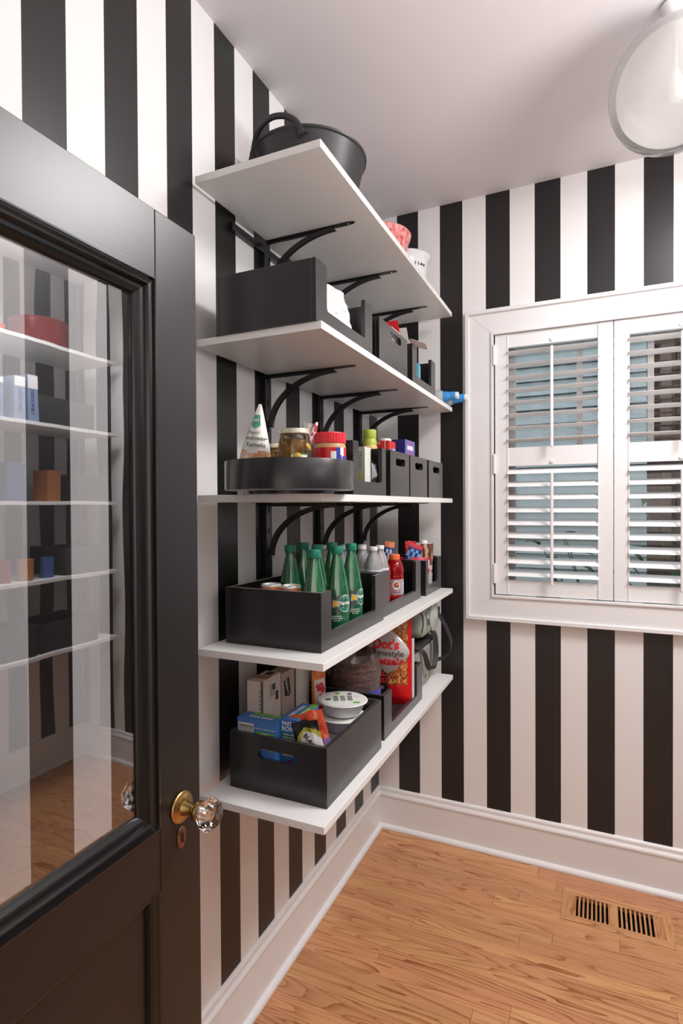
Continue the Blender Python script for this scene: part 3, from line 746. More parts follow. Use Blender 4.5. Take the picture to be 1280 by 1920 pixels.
def pouch(name, label, cat, loc, w, h, d, mats, rot=(0, 0, 0), region=None, seed=0, crumple=.004, top=1., flat_bottom=True, group=None, nu=26, nv=32, shape=None):
    """film bag: front and back skins, crimped top, wrinkles; region(u,v)->material index on the front"""
    t = thing(name, loc, label, cat, group, rot)
    sd_ = Vector((seed*3.1, seed*1.7, seed*.9))
    def surf(u, v, side=-1, off=0):
        ww = w*(shape(v) if shape else 1.)
        prof = (1-abs(2*u-1)**3)**.8*(min(1, (1-v)/.42)**.75)*(min(1, .45+v/.15) if flat_bottom else min(1, v/.3)**.7)
        p = Vector(((u-.5)*ww, 0, v*h)); q = noise.noise(Vector((p.x*22, side*3, p.z*16))+sd_); q2 = noise.noise(Vector((p.x*70, side*5, p.z*45))+sd_)
        env = min(1, u*(1-u)*9+.15)
        p.y = side*(d/2*prof+.0009)+side*min(1, .25+prof)*(q*crumple*1.6+q2*crumple*.7)*env+side*-off if False else side*(d/2*prof+.0009+max(-.0004-d/2*prof*.8, (q*1.6+q2*.7)*crumple*min(1, .25+prof)*env)+off)
        p.z += noise.noise(Vector((u*4, 7, 0))+sd_)*crumple*1.5*v
        return p
    bm = bmesh.new(); F = [[bm.verts.new(surf(i/nu, j/nv, -1)) for i in range(nu+1)] for j in range(nv+1)]
    B = [[(F[j][i] if i in (0, nu) else bm.verts.new(surf(i/nu, j/nv, 1))) for i in range(nu+1)] for j in range(nv+1)]
    for j in range(nv):
        for i in range(nu):
            f = bm.faces.new((F[j][i], F[j][i+1], F[j+1][i+1], F[j+1][i])); f.material_index = region((i+.5)/nu, (j+.5)/nv) if region else 0
            f = bm.faces.new((B[j][i], B[j+1][i], B[j+1][i+1], B[j][i+1])); f.material_index = 0
    for j in (0, nv):
        for i in range(nu):
            try: bm.faces.new((F[j][i], F[j][i+1], B[j][i+1], B[j][i]))
            except ValueError: pass
    bmesh.ops.recalc_face_normals(bm, faces=bm.faces)
    body = new('bag', bm, mats, t, smooth=True)
    def put(st, u, v, size, m, rot_=0, bold=0, xs=1., name='lettering'):
        def s2(p, z):
            v_ = min(.995, max(.005, p.y/h))
            return surf(min(.995, max(.005, .5+p.x/(w*(shape(v_) if shape else 1)))), v_, -1, .0024+z)
        Mx = Matrix.Translation(((u-.5)*w, v*h, 0)) @ Matrix.Rotation(rot_, 4, 'Z')
        return text(st, size, Mx, m, t, surf=s2, bold=bold, xs=xs, name=name, ext=0.0002)
    return t, put, surf, body

# ------------------------------------------------------------------ drinks
def bottle_thin(name, label, loc, prof, tint, cap_prof, capm, liquid=None, liqm=None, group=None, shellm=None, lean=(0, 0, 0)):
    t = thing(name, loc, label, 'bottle', group, lean)
    bm_ = lt(prof, 48)
    if shellm.name.startswith('green'):
        for v in bm_.verts:
            if .10 < v.co.z < .215: k_ = 1+.022*math.cos(8*math.atan2(v.co.y, v.co.x)); v.co.x *= k_; v.co.y *= k_
    new('bottle_body', bm_, shellm, t, smooth=True)
    if liquid: new('liquid', lt(liquid, 24), liqm, t, smooth=True)
    new('cap', lt(cap_prof, 28), capm, t, smooth=True)
    return t
# sparkling water, green plastic with a long cone shoulder
gshell = shell('green_bottle_plastic', (.36, .92, .50), .55, rough=.08, diff=.17, dcol=(.08, .75, .28))
gliq = shell('green_bottle_water', (.16, .50, .26), .3, rough=.05, diff=.55, dcol=(.0, .035, .012))
for _n in ():
    pass
gcap = mat('green_cap', srgb(22, 128, 104), .42)
_W = 1.10
GP = [(.0001, .004), (.020, .0), (.028, .003), (.0315, .012), (.0325, .03), (.0325, .055), (.0318, .085), (.0325, .100), (.0318, .112), (.0296, .130), (.0262, .150), (.0222, .172), (.0180, .194), (.0144, .212), (.0122, .222), (.0120, .2235), (.0150, .224), (.0150, .2262), (.0122, .2275), (.0118, .246), (.0001, .246)]
GL = [(.0001, .006), (.0195, .003), (.027, .005), (.0303, .013), (.0312, .03), (.0312, .055), (.0305, .085), (.0312, .100), (.0305, .112), (.0284, .130), (.0250, .150), (.0210, .1715), (.0001, .1715)]
GC = [(.0148, .2285), (.0152, .230), (.0152, .246), (.0140, .2495), (.0001, .2500)]
yel = mat('yellow_label', srgb(236, 186, 40), .4); lblue = mat('label_blue', srgb(46, 78, 150), .4); lgreen = mat('label_green', srgb(20, 140, 96), .4)
smoke = shell('clear_label_film', (.55, .66, .66), .3, fac=.05, diff=.38, dcol=(.20, .24, .25))
GP = [(r*_W, z) for r, z in GP]; GL = [(r*_W, z) for r, z in GL]; GC = [(r*1.17, z) for r, z in GC]
def ringband(r, z0, z1, a0, a1, n=18, th=.0003):
    bm = bmesh.new(); V = []
    for i in range(n+1):
        a = a0+(a1-a0)*i/n; V.append([bm.verts.new((q*math.cos(a), q*math.sin(a), z)) for q, z in ((r, z0), (r, z1), (r+th, z1), (r+th, z0))])
    for i in range(n):
        for k in range(4): bm.faces.new((V[i][k], V[i][(k+1) % 4], V[i+1][(k+1) % 4], V[i+1][k]))
    bm.faces.new(V[0]); bm.faces.new(V[-1][::-1]); bmesh.ops.recalc_face_normals(bm, faces=bm.faces); return bm
def wrapM(r, ang, z):
    """frame on a cylinder wall facing direction ang"""
    nrm = Vector((math.cos(ang), math.sin(ang), 0)); up = Vector((0, 0, 1)); rt = up.cross(nrm)
    return Matrix(((rt.x, up.x, nrm.x, nrm.x*r), (rt.y, up.y, nrm.y, nrm.y*r), (rt.z, up.z, nrm.z, z), (0, 0, 0, 1)))
def wrap_poly(pts, r, ang, z, m, parent, name, h=.0004):
    bm = bmesh.new(); prism(bm, pts, [], h, Matrix.Identity(4))
    bmesh.ops.subdivide_edges(bm, edges=bm.edges[:], cuts=2)
    M = wrapM(r, ang, z)
    for v in bm.verts:
        a = v.co.x/r; v.co = M @ Vector((r*math.sin(a), v.co.y, (r+v.co.z)*math.cos(a)-r))
    return new(name, bm, m, parent)
def green_bottle(loc, label, ang, detail=True, lean=(0, 0, 0)):
    t = bottle_thin('water_bottle', label, loc, GP, None, GC, gcap, GL, gliq, 'green sparkling water bottles', gshell, lean)
    if detail:
        r = .0331*_W
        new('label', ringband(r-.0003, .058, .104, ang-1.35, ang+1.2), smoke, t, smooth=True)
        # oval emblem with white rim, yellow tab at its left
        ov = [(.0225*math.cos(2*PI*i/28), .0255*math.sin(2*PI*i/28)) for i in range(28)]; ov2 = [(a*.90, b*.91) for a, b in ov]
        wrap_poly(ov, r, ang, .083, whiteink, t, 'oval_rim', .0002)
        wrap_poly(ov2, r+.0004, ang, .083, lgreen, t, 'oval', .0002)
        wrap_poly([(-.041, -.0105), (-.0225, -.0075), (-.0225, .0085), (-.038, .0115)], r, ang, .082, whiteink, t, 'tab_rim', .0002)
        wrap_poly([(-.0385, -.008), (-.0235, -.006), (-.0235, .007), (-.036, .0092)], r+.0004, ang, .082, yel, t, 'yellow_tab', .0002)
        text('Perrier', .0145, wrapM(r+.001, ang, .084), whiteink, t, wrap=r+.001, bold=.03, xs=.95)
        for q, s_ in enumerate(('CARBONATED', 'MINERAL WATER', '16.9 FL OZ')):
            text(s_, .0046, wrapM(r+.0006, ang-.75, .046-q*.0062), whiteink, t, wrap=r, bold=.02)
    return t
zb4 = z4+.0145
green_bottle((.296, -1.268, zb4), 'green water bottle standing nearest the front corner of its black box', -.30)
green_bottle((.296, -1.120, zb4), 'green water bottle showing its oval label through the front cut-out', -.45)
green_bottle((.290, -1.000, zb4), 'green water bottle at the right side of the cut-out, with a yellow label tab', -.10)
green_bottle((.145, -1.135, zb4), 'leftmost green water bottle, behind the cans', -2.2, False)
green_bottle((.130, -1.020, zb4), 'green water bottle second from the left, at the back of the box', 2.2, False)
green_bottle((.212, -1.085, zb4), 'green water bottle just behind and left of the nearest one', 2.0, False)
green_bottle((.215, -.985, zb4), 'green water bottle at the back middle, by the clear bottles', 2.4, False)

alu = mat('aluminium', (.86, .84, .80), .35, metal=.35); orange = mat('orange_print', srgb(226, 120, 60), .4)
for (x_, y_), lab in (((.160, -1.272), 'left slim drink can with a silver top and orange rim in the green bottle box'), ((.226, -1.276), 'right slim drink can with a silver top beside the nearest green bottle')):
    c = thing('drink_can', (x_, y_, zb4+.0075), lab, 'can', 'slim drink cans')
    new('can_body', lt([(.0001, -.0070), (.022, -.0070), (.029, .002), (.029, .132), (.0265, .1392), (.0255, .1375), (.0001, .1365)], 32), orange, c, smooth=True)
    new('can_lid', lt([(.0001, .1378), (.0222, .1378), (.0238, .1418), (.0270, .1418), (.0285, .1385), (.0284, .135)], 32, cap=False), alu, c, smooth=True)
    bm = bmesh.new(); prism(bm, slot_loop(.004, 0, .022, .013), [slot_loop(.009, 0, .008, .007, 4)], .0012, Matrix.Translation((0, 0, .1382)) @ Matrix.Rotation(.8, 4, 'Z')); new('pull_tab', bm, alu, c)

# clear still-water bottles
cshell = shell('clear_plastic', (.86, .88, .89), .42, rough=.06, diff=.36, dcol=(.90, .91, .92))
cliq = shell('clear_water', (.93, .95, .96), .2, rough=.03)
CP = [(.0001, .004), (.024, 0), (.030, .006), (.0315, .02), (.0295, .04), (.0315, .055), (.0315, .10), (.0300, .112), (.0315, .125), (.0310, .145), (.0285, .165), (.0225, .186), (.0150, .202), (.0130, .208), (.0155, .2085), (.0155, .2105), (.0130, .2115), (.0125, .220), (.0001, .220)]
CC = [(.0152, .2125), (.0155, .214), (.0155, .2235), (.0145, .2255), (.0001, .2260)]
CLQ = [(.0001, .006), (.0235, .003), (.029, .008), (.0303, .02), (.0285, .04), (.0303, .055), (.0303, .10), (.029, .112), (.0303, .125), (.0298, .145), (.0275, .165), (.024, .178), (.0001, .178)]
spots = [((.288, -.803), 'clear water bottle at the front left of the middle box, nearest the green bottles'), ((.232, -.768), 'clear water bottle just behind the front one, touching its shoulder'),
         ((.166, -.800), 'clear water bottle at the left, seen between the green bottle caps'), ((.288, -.735), 'rightmost clear water bottle, beside the orange capped bottle'),
         ((.150, -.735), 'clear water bottle in the second row, left'), ((.208, -.706), 'clear water bottle farthest back among the white caps'), ((.088, -.792), 'clear water bottle at the back against the wall side')]
cb = None
for (x_, y_), lab in spots:
    if cb is None:
        cb = bottle_thin('water_bottle', lab, (x_, y_, zb4), CP, None, CC, plas_w, CLQ, cliq, 'clear water bottles', cshell)
        new('label', ringband(.0318, .150-.03, .150-.004, -3, 3), mat('pale_label', (.75, .77, .82), .4), cb, smooth=True)
        new('label_mark', ringband(.0322, .128, .138, -1.3, -.4, 8), lblue, cb, smooth=True)
    else: copy_tree(cb, loc=(x_, y_, zb4), label=lab)

# red sports drink
rshell = shell('red_bottle_plastic', (.75, .06, .05), .35, rough=.04, diff=.62, dcol=srgb(170, 14, 20))
def sports_bottle(loc, label, detail=True):
    t = thing('sports_drink', loc, label, 'bottle', 'orange capped sports drinks')
    P = [(.0001, .005), (.026, 0), (.0345, .006), (.0360, .014), (.0360, .020), (.0350, .022), (.0350, .088), (.0362, .091), (.0362, .096), (.0345, .099), (.0345, .104), (.0362, .107), (.0365, .118), (.0358, .128), (.0325, .142), (.0260, .153), (.0205, .158), (.0195, .160), (.0195, .168), (.0001, .168)]
    new('bottle_body', lt(P, 36), rshell, t, smooth=True)
    bm = bmesh.new(); prof = [(.0208, .160), (.0212, .162), (.0212, .176), (.0195, .1795), (.0001, .1800)]; n_ = 48
    lathe(bm, prof, n_)
    for i, v in enumerate(bm.verts):
        if v.co.z < .177 and (i % 2): v.co.x *= .97; v.co.y *= .97
    new('cap', bm, mat('orange_cap', srgb(238, 116, 62), .4), t)
    if detail:
        a = -1.02
        new('label', ringband(.0353, .026, .086, a-1.7, a+1.7, 30), mat('silver_label', srgb(168, 152, 158), .35), t, smooth=True)
        wrap_poly([(.0145*math.cos(2*PI*i/24), .0165*math.sin(2*PI*i/24)) for i in range(24)], .0358, a, .064, whiteink, t, 'emblem_disc', .0002)
        text('G', .027, wrapM(.0363, a, .064), mat('dark_red', srgb(130, 20, 36), .4), t, wrap=.0363, bold=.04)
        wrap_poly([(-.001, .013), (.006, .011), (.002, .003), (.006, .002), (-.004, -.012), (-.001, -.002), (-.005, -.001)], .0366, a, .064, orange, t, 'bolt', .0002)
        wrap_poly([(-.015, -.004), (.015, -.004), (.015, .004), (-.015, .004)], .0358, a, .038, mat('dark_red', srgb(130, 20, 36), .4), t, 'flavour_band', .0002)
        text('FRUIT PUNCH', .0045, wrapM(.0363, a, .038), whiteink, t, wrap=.0363, bold=.02)
        bm = bmesh.new()
        for i in range(7):
            b2 = ringband(.0356, .034+i*.006, .0365+i*.006, a+.85, a+1.5, 6); me = bpy.data.meshes.new('t'); b2.to_mesh(me); b2.free(); bm.from_mesh(me); bpy.data.meshes.remove(me)
        o = new('small_print', bm, whiteink, t); o['kind'] = 'stuff'
    return t
sports_bottle((.284, -.565, zb4), 'red sports drink with an orange cap and grey label in the cut-out of its box')
sports_bottle((.262, -.652, zb4), 'second orange capped sports drink, partly hidden behind the clear bottles', False)

# snack wrappers in the two far boxes
def wrapper(label, loc, w, h, cols, rot, seed, group='small snack wrappers'):
    ms = [mat('wrapper_%s_%d' % (label[:4].strip(), i)+str(seed), c, .3) for i, c in enumerate(cols)]
    def reg(u, v):
        if v > .9 or v < .08: return 0
        if len(ms) > 2 and (int(u*5)+int(v*5)) % 2 == 0 and .25 < v < .75: return 2
        return 1 if .2 < v < .8 else 0
    return pouch('snack_wrapper', label, 'snack', loc, w, h, .016, ms, rot, reg, seed, .003, nu=14, nv=16, flat_bottom=False, group=group)
wrapper('blue and white snack wrapper with an orange tip, above the red drink', (.235, -.520, z4+.120), .040, .120, [srgb(232, 140, 96), srgb(40, 66, 140), srgb(220, 224, 232)], (0, .12, .35), 3)
wrapper('bright red snack wrapper standing at the left in the far box', (.255, -.262, z4+.110), .050, .118, [srgb(200, 30, 36), srgb(214, 38, 40)], (0, 0, .5), 4)
wrapper('dark blue and red snack wrapper leaning before the chocolate milk carton', (.262, -.300, z4+.126), .060, .095, [srgb(206, 60, 70), srgb(28, 52, 116), srgb(110, 170, 220)], (0, .35, .45), 5)
wrapper('small pink and white snack packet lying on the rim of the far box', (.308, -.300, z4+.098), .085, .062, [srgb(196, 40, 60), srgb(226, 170, 190)], (0, 0, .5), 6)
tray_ = new('snack_tray', lt([(.0001, 0), (.040, 0), (.050, .012), (.051, .013), (.047, .013), (.038, .003), (.0001, .003)], 28, sx=1, sy=.8), red, smooth=True); tray_.location = (.235, -.455, z4+.158)
tag(tray_, 'flat red dish rim showing behind the orange cap', 'dish')

# chocolate milk carton
ck = Carton('milk_carton', 'tall white carton with a brown picture and white screw cap in the far box', 'carton', (.282, -.150, z4+.013), (.075, .075, .198), mat('carton_white', srgb(226, 218, 212), .45), rot=(0, 0, .12))
cho = pattern_mat('chocolate_swirl', [srgb(92, 42, 26), srgb(196, 142, 108), srgb(232, 208, 190)], 9, 5, 'wave')
for f in ('near', 'front'): ck.print(f, .0, 1., .52, 1.0, cho, 'picture')
new('spout_cap', lt([(.0001, .198), (.0165, .198), (.0165, .210), (.015, .212), (.0001, .212)], 28), plas_w, ck.t, smooth=True)
ck.text('front', 'TAZE', .5, .36, .022, mat('brown_ink', srgb(70, 46, 38), .5), bold=.01); ck.text('near', 'TAZE', .55, .36, .022, MATS['brown_ink'], bold=.01)
ck.lines('front', .15, .85, .12, .26, 3, MATS['brown_ink'])

# ------------------------------------------------------------------ turntable and what stands on it
tt = thing('turntable', (.292, -1.395, z3), 'round black wooden turntable tray on the eye-level shelf', 'turntable')
new('base', lt([(.0001, .0003), (.118, .0003), (.118, .0085), (.0001, .0085)], 48, c=(-.03, .055, 0)), binm, tt)
new('tray', lt([(.0001, .009), (.158, .009), (.1615, .010), (.1615, .079), (.1608, .080), (.1512, .080), (.150, .079), (.150, .016), (.0001, .016)], 96), binm, tt, smooth=True)
ztt = z3+.0165
# sunflower kernel bag: gable pouch
paper = mat('kraft_white_paper', srgb(232, 232, 224), .55); sage = mat('sage_print', srgb(120, 176, 150), .5); owm = pattern_mat('orange_sprigs', [srgb(226, 224, 214), srgb(226, 170, 120), srgb(214, 110, 50)], 60, 3)
tl_ = mat('teal_badge', srgb(76, 158, 132), .5); greyink = mat('grey_ink', srgb(96, 100, 96), .5)
def reg(u, v):
    if v < .42+.03*math.sin(u*9): return 2
    if u < .13: return 1
    return 0
b_, put, sf, _ = pouch('kernel_bag', 'white pointed bag of sunflower kernels on the turntable, leftmost', 'bag', (.216, -1.447, ztt), .104, .208, .05, [paper, sage, owm], (0, .10, .22), reg, 2, .002, shape=lambda v: 1.0 if v < .1 else max(.06, 1.0-.93*((v-.1)/.9)**1.25))
M_ = Matrix.Translation((0, 0, 0))
put('Organic', .48, .655, .010, greyink); put('sunflower', .52, .585, .0135, greyink, bold=.01); put('Kernels', .56, .505, .0150, greyink, bold=.01)
def patch(sf, w, h, pts, m, parent, name, off=.0014, k=1):
    bm = bmesh.new(); prism(bm, pts, [], .0004, Matrix.Identity(4)); bmesh.ops.subdivide_edges(bm, edges=bm.edges[:], cuts=1)
    for v in bm.verts: v.co = sf(.5+v.co.x/w*k, v.co.y/h, -1, off+v.co.z)
    return new(name, bm, m, parent)
patch(sf, .104, .208, [(-.009, .152), (0, .147), (.009, .152), (.009, .180), (-.009, .180)], tl_, b_, 'badge', .001, 3.2)
put('365', .5, .80, .0095, whiteink, bold=.02)

glassj = shell('jar_glass', (.93, .95, .90), .38, rough=.02)
def jar(label, loc, r, h, lidm, lid_h, fill, fillm, pieces, lab=None, seed=1):
    t = thing('glass_jar', loc, label, 'jar')
    new('jar_glass', lt([(.0001, .001), (r*.88, .001), (r, .008), (r, h-lid_h-.018), (r*.93, h-lid_h-.006), (r*.88, h-lid_h), (r*.88, h-lid_h+.004), (.0001, h-lid_h+.004)], 40), glassj, t, smooth=True)
    new('brine', lt([(.0001, .003), (r*.86, .003), (r*.955, .010), (r*.955, fill), (.0001, fill)], 36), fillm, t, smooth=True)
    rr = random.Random(seed); bm = bmesh.new()
    for i in range(pieces[0]):
        b2 = bmesh.new(); bmesh.ops.create_icosphere(b2, subdivisions=2, radius=1)
        a = rr.uniform(0, 2*PI); q = r*rr.uniform(.45, .68); s_ = pieces[1]*rr.uniform(.8, 1.15)
        Mx = Matrix.Translation((q*math.cos(a), q*math.sin(a), .012+s_*.6+(fill-.02-s_)*rr.random())) @ Matrix.Rotation(rr.uniform(0, 3), 4, Vector((rr.random(), rr.random(), rr.random())).normalized()) @ Matrix.Diagonal((s_, s_*.62, s_*.8, 1))
        for v in b2.verts: v.co *= 1+.16*noise.noise(v.co*1.6+Vector((i, 0, 0)))
        bmesh.ops.transform(b2, matrix=Mx, verts=b2.verts); me = bpy.data.meshes.new('t'); b2.to_mesh(me); b2.free(); bm.from_mesh(me); bpy.data.meshes.remove(me)
    o = new('pickles', bm, mat('pickle_olive', srgb(214, 164, 60), .35), t, smooth=True); o['kind'] = 'stuff'
    new('lid', lt([(r*.93, h-lid_h), (r*.965, h-lid_h+.001), (r*.975, h-lid_h+.003), (r*.95, h-lid_h+.005), (r*.95, h-.003), (r*.93, h-.0005), (.0001, h)], 48), lidm, t, smooth=True)
    return t
brine = shell('brine', (.95, .80, .34), .2, diff=.22, dcol=srgb(220, 170, 60))
lidm = mat('pale_gold_lid', srgb(206, 200, 176), .3, metal=.4)
j1 = jar('large glass jar of pickled peppers with a pale metal lid on the turntable', (.338, -1.452, ztt), .0385, .137, lidm, .013, .112, brine, (26, .017), seed=3)
wrap_poly([(-.021, -.03), (.021, -.03), (.021, .030), (-.021, .030)], .0388, -.75, .047, mat('green_edge', srgb(70, 190, 90), .5), j1, 'label_edge', .0002)
wrap_poly([(-.0195, -.03), (.021, -.03), (.021, .0265), (-.0195, .0265)], .0391, -.75, .047, mat('label_white', (.82, .82, .82), .5), j1, 'label', .0002)
j2 = jar('small glass jar of sliced pickled peppers between the bag and large jar', (.220, -1.350, ztt), .030, .117, lidm, .012, .100, brine, (30, .011), seed=5)
new('red_label', ringband(.0303, .01, .066, -2.6, .4, 20), red, j2, smooth=True)
# peanut butter jar
pb = thing('peanut_butter_jar', (.376, -1.332, ztt), 'peanut butter jar with a ribbed red lid and red label on the turntable', 'jar')
pbm = mat('peanut_butter', srgb(206, 160, 112), .35); redp = mat('jar_red', srgb(206, 20, 34), .35)
new('jar_body', lt([(.0001, .001), (.036, .001), (.0405, .006), (.0405, .102), (.038, .113), (.0355, .118), (.0001, .118)], 40), pbm, pb, smooth=True)
new('label', ringband(.0407, .012, .100, -PI+.2, PI-.2, 60), redp, pb, smooth=True)
bm = bmesh.new(); n_ = 72
lathe(bm, [(.0398, .112), (.0405, .113), (.0405, .136), (.0385, .139), (.0001, .1395)], n_)
for i, v in enumerate(bm.verts):
    if (i % n_) % 2 and v.co.z < .1365: v.co.x *= .982; v.co.y *= .982
new('lid', bm, mat('lid_red', srgb(224, 34, 50), .35), pb)
wrap_poly([(-.016, -.044), (-.002, -.044), (-.002, .034), (-.016, .034)], .0412, -.70, .056, whiteink, pb, 'label_stripe', .0002)
wrap_poly([(-.002, -.044), (.010, -.044), (.010, .044), (-.002, .044)], .0412, -.70, .056, mat('jar_blue', srgb(52, 62, 168), .4), pb, 'label_stripe', .0002)
wrap_poly([(.010, -.044), (.022, -.044), (.022, .044), (.010, .044)], .0412, -.70, .056, whiteink, pb, 'label_stripe', .0002)
text('Jif', .050, wrapM(.0417, -.20, .060), mat('jar_blue', srgb(52, 62, 168), .4), pb, wrap=.0417, bold=.04)
wrap_poly([(-.038, -.026), (-.016, -.026), (-.016, -.018), (-.038, -.018)], .0412, -.70, .056, whiteink, pb, 'label_stripe', .0002)
foil = mat('foil', (.62, .62, .60), .25, metal=.7)
pouch('foil_packet', 'crumpled silver foil packet with red print, behind the large pepper jar', 'packet', (.280, -1.325, ztt), (.070), .178, .022, [foil, mat('foil_red', srgb(170, 40, 46), .3)], (-.05, .18, .3), lambda u, v: 1 if (u > .62 and v > .7 and (int(u*30)+int(v*26)) % 2) else 0, 9, .005, shape=lambda v: 1-.45*v, nu=18, nv=20)
ys = jar('small jar with a pale yellow lid, showing above the turntable by its right rim', (.350, -1.272, ztt), .022, .119, mat('yellow_lid', srgb(222, 214, 150), .4), .012, .09, brine, (10, .009), seed=8)

# box next to the turntable
zb3 = z3+.0125
pc = Carton('pasta_carton', 'narrow white and pale green carton in the cut-out box beside the turntable', 'carton', (.328, -1.017, zb3), (.054, .050, .138), mat('white_carton', srgb(222, 222, 216), .5))
pc.print('near', .0, 1., .0, 1., mat('carton_sage', srgb(190, 198, 176), .5)); pc.print('near', .25, .8, .05, .45, mat('carton_lime', srgb(212, 214, 110), .5), off=.0007); pc.lines('near', .2, .8, .5, .9, 6, greyink, seed=4)
pc.lines('near', .3, .75, .1, .4, 6, mat('olive_ink', srgb(120, 124, 70), .5), seed=5, off=.001)
pc.lines('front', .85, .97, .1, .9, 14, mat('leaf_ink', srgb(120, 150, 100), .5), seed=6, off=.0009)
gb = thing('spice_bottle', (.297, -.853, zb3+.018), 'bottle with a tall lime green lid over an orange neck, behind the cut-out box', 'bottle')
new('bottle_body', lt([(.0001, -.017), (.023, -.017), (.025, -.012), (.025, .125), (.0255, .138), (.024, .142), (.0001, .142)], 32), mat('pale_orange', srgb(232, 186, 130), .35), gb, smooth=True)
new('lid', lt([(.0215, .138), (.0235, .140), (.0235, .160), (.0215, .163), (.0215, .165), (.0225, .167), (.0225, .190), (.0210, .196), (.0001, .1965)], 32), mat('lime_lid', srgb(176, 190, 70), .38), gb, smooth=True)
pouch('snack_bag', 'black and clear film bag seen through the cut-out beside the pale green carton', 'bag', (.357, -.972, zb3), .036, .100, .018, [mat('film_black', (.02, .02, .022), .25), mat('film_grey', srgb(150, 152, 156), .2)], (0, 0, 1.5), lambda u, v: 1 if (u*.3+(1-v)) < .6 and v < .9 else 0, 12, .004, nu=18, nv=18)
# cartons standing in the narrow boxes
rc = Carton('red_carton', 'red carton with a white lid standing in the first narrow black box', 'carton', (.312, -.764, zb3), (.070, .070, .182), mat('carton_red', srgb(206, 26, 34), .45))
rc.print('near', .03, .55, .93, .985, mat('silver_label', srgb(168, 152, 158), .35)); rc.print('near', .78, .81, .0, 1., whiteink)
new('lid', lt([(.0001, .182), (.022, .182), (.022, .190), (.020, .192), (.0001, .192)], 28, c=(.008, 0, 0)), plas_w, rc.t, smooth=True)
bc = Carton('blue_carton', 'dark blue carton standing in the middle narrow black box', 'carton', (.275, -.560, zb3), (.145, .125, .205), mat('navy_print', srgb(38, 36, 110), .45))
bc.print('front', .02, .98, 0, 1, mat('lilac_print', srgb(106, 104, 176), .45)); bc.print('front', .20, .78, .82, .90, mat('pale_label', (.75, .77, .82), .4), off=.0007)
bc.lines('front', .3, .7, .64, .98, 9, mat('pink_ink', srgb(196, 90, 130), .5), fill=.5, seed=3, off=.0006)
bc.print('near', .58, .61, .70, 1., mat('pale_label', (.75, .77, .82), .4)); bc.text('near', 'tea', .75, .72, .03, mat('pale_yellow_ink', srgb(210, 200, 130), .5))
rl = new('paper_roll', lt([(.006, 0), (.012, 0), (.012, .15), (.006, .15)], 24), mat('pale_blue_roll', srgb(150, 180, 220), .6), smooth=True)
rl.location = (.361, -.810, zb3); tag(rl, 'pale blue and white roll seen in the hand hole of the first narrow box', 'roll')
wc = Carton('white_carton', 'plain white carton just visible in the hand hole of the middle narrow box', 'carton', (.360, -.655, zb3), (.020, .022, .125), card_w)

# ------------------------------------------------------------------ second shelf contents
zb2 = z2+.0125
tis = mat('soft_white_film', (.80, .79, .77), .35)
pouch('napkin_pack', 'crinkled white film pack of napkins in the nearest box of the second shelf', 'pack', (.308, -1.238, zb2), .235, .165, .10, [tis, mat('faint_print', srgb(196, 188, 178), .4)], (0, 0, 1.45), lambda u, v: 1 if noise.noise(Vector((u*30, v*24, 0))) > .42 else 0, 21, .012, flat_bottom=True)
rp = Carton('snack_box', 'white box with open flaps leaning out of the farthest second-shelf box', 'box', (.300, -.560, zb2), (.110, .075, .165), mat('carton_blush', srgb(226, 214, 210), .5), rot=(0, 0, .1))
bm = bmesh.new(); prism(bm, [(-.050, 0), (.05, 0), (.045, .060), (-.045, .060)], [], .0012, Matrix.Translation((.055, 0, .165)) @ Matrix.Rotation(.1, 4, 'Z') @ frame((0, 0, 0), (0, 1, 0), (1, 0, -.35))); new('flap', bm, mat('carton_blush', srgb(226, 214, 210), .5), rp.t)
bm = bmesh.new(); prism(bm, [(-.05, 0), (.05, 0), (.045, .045), (-.045, .045)], [], .0012, Matrix.Translation((0, -.037, .165)) @ frame((0, 0, 0), (1, 0, 0), (0, -.3, 1))); new('flap', bm, card_w, rp.t)
rt = Carton('tea_box', 'white box with a red triangle flap, standing in the hand-hole box of the second shelf', 'box', (.310, -.770, zb2), (.11, .09, .150), mat('carton_blush', srgb(226, 214, 210), .5))
bm = bmesh.new(); prism(bm, [(-.0, 0), (.055, 0), (.05, .045), (.0, .045)], [], .0012, Matrix.Translation((0, .04, .150)) @ frame((0, 0, 0), (1, 0, 0), (0, -.2, 1))); new('flap', bm, red, rt.t)
cy = Carton('cyan_box', 'small turquoise blue box in the cut-out of the farthest second-shelf box', 'box', (.335, -.480, zb2), (.055, .045, .098), mat('turquoise_print', srgb(44, 170, 204), .4), rot=(0, 0, .15))
cy.lines('front', .1, .9, .1, .9, 7, whiteink, seed=8); cy.lines('near', .5, .9, .1, .9, 7, whiteink, seed=9)
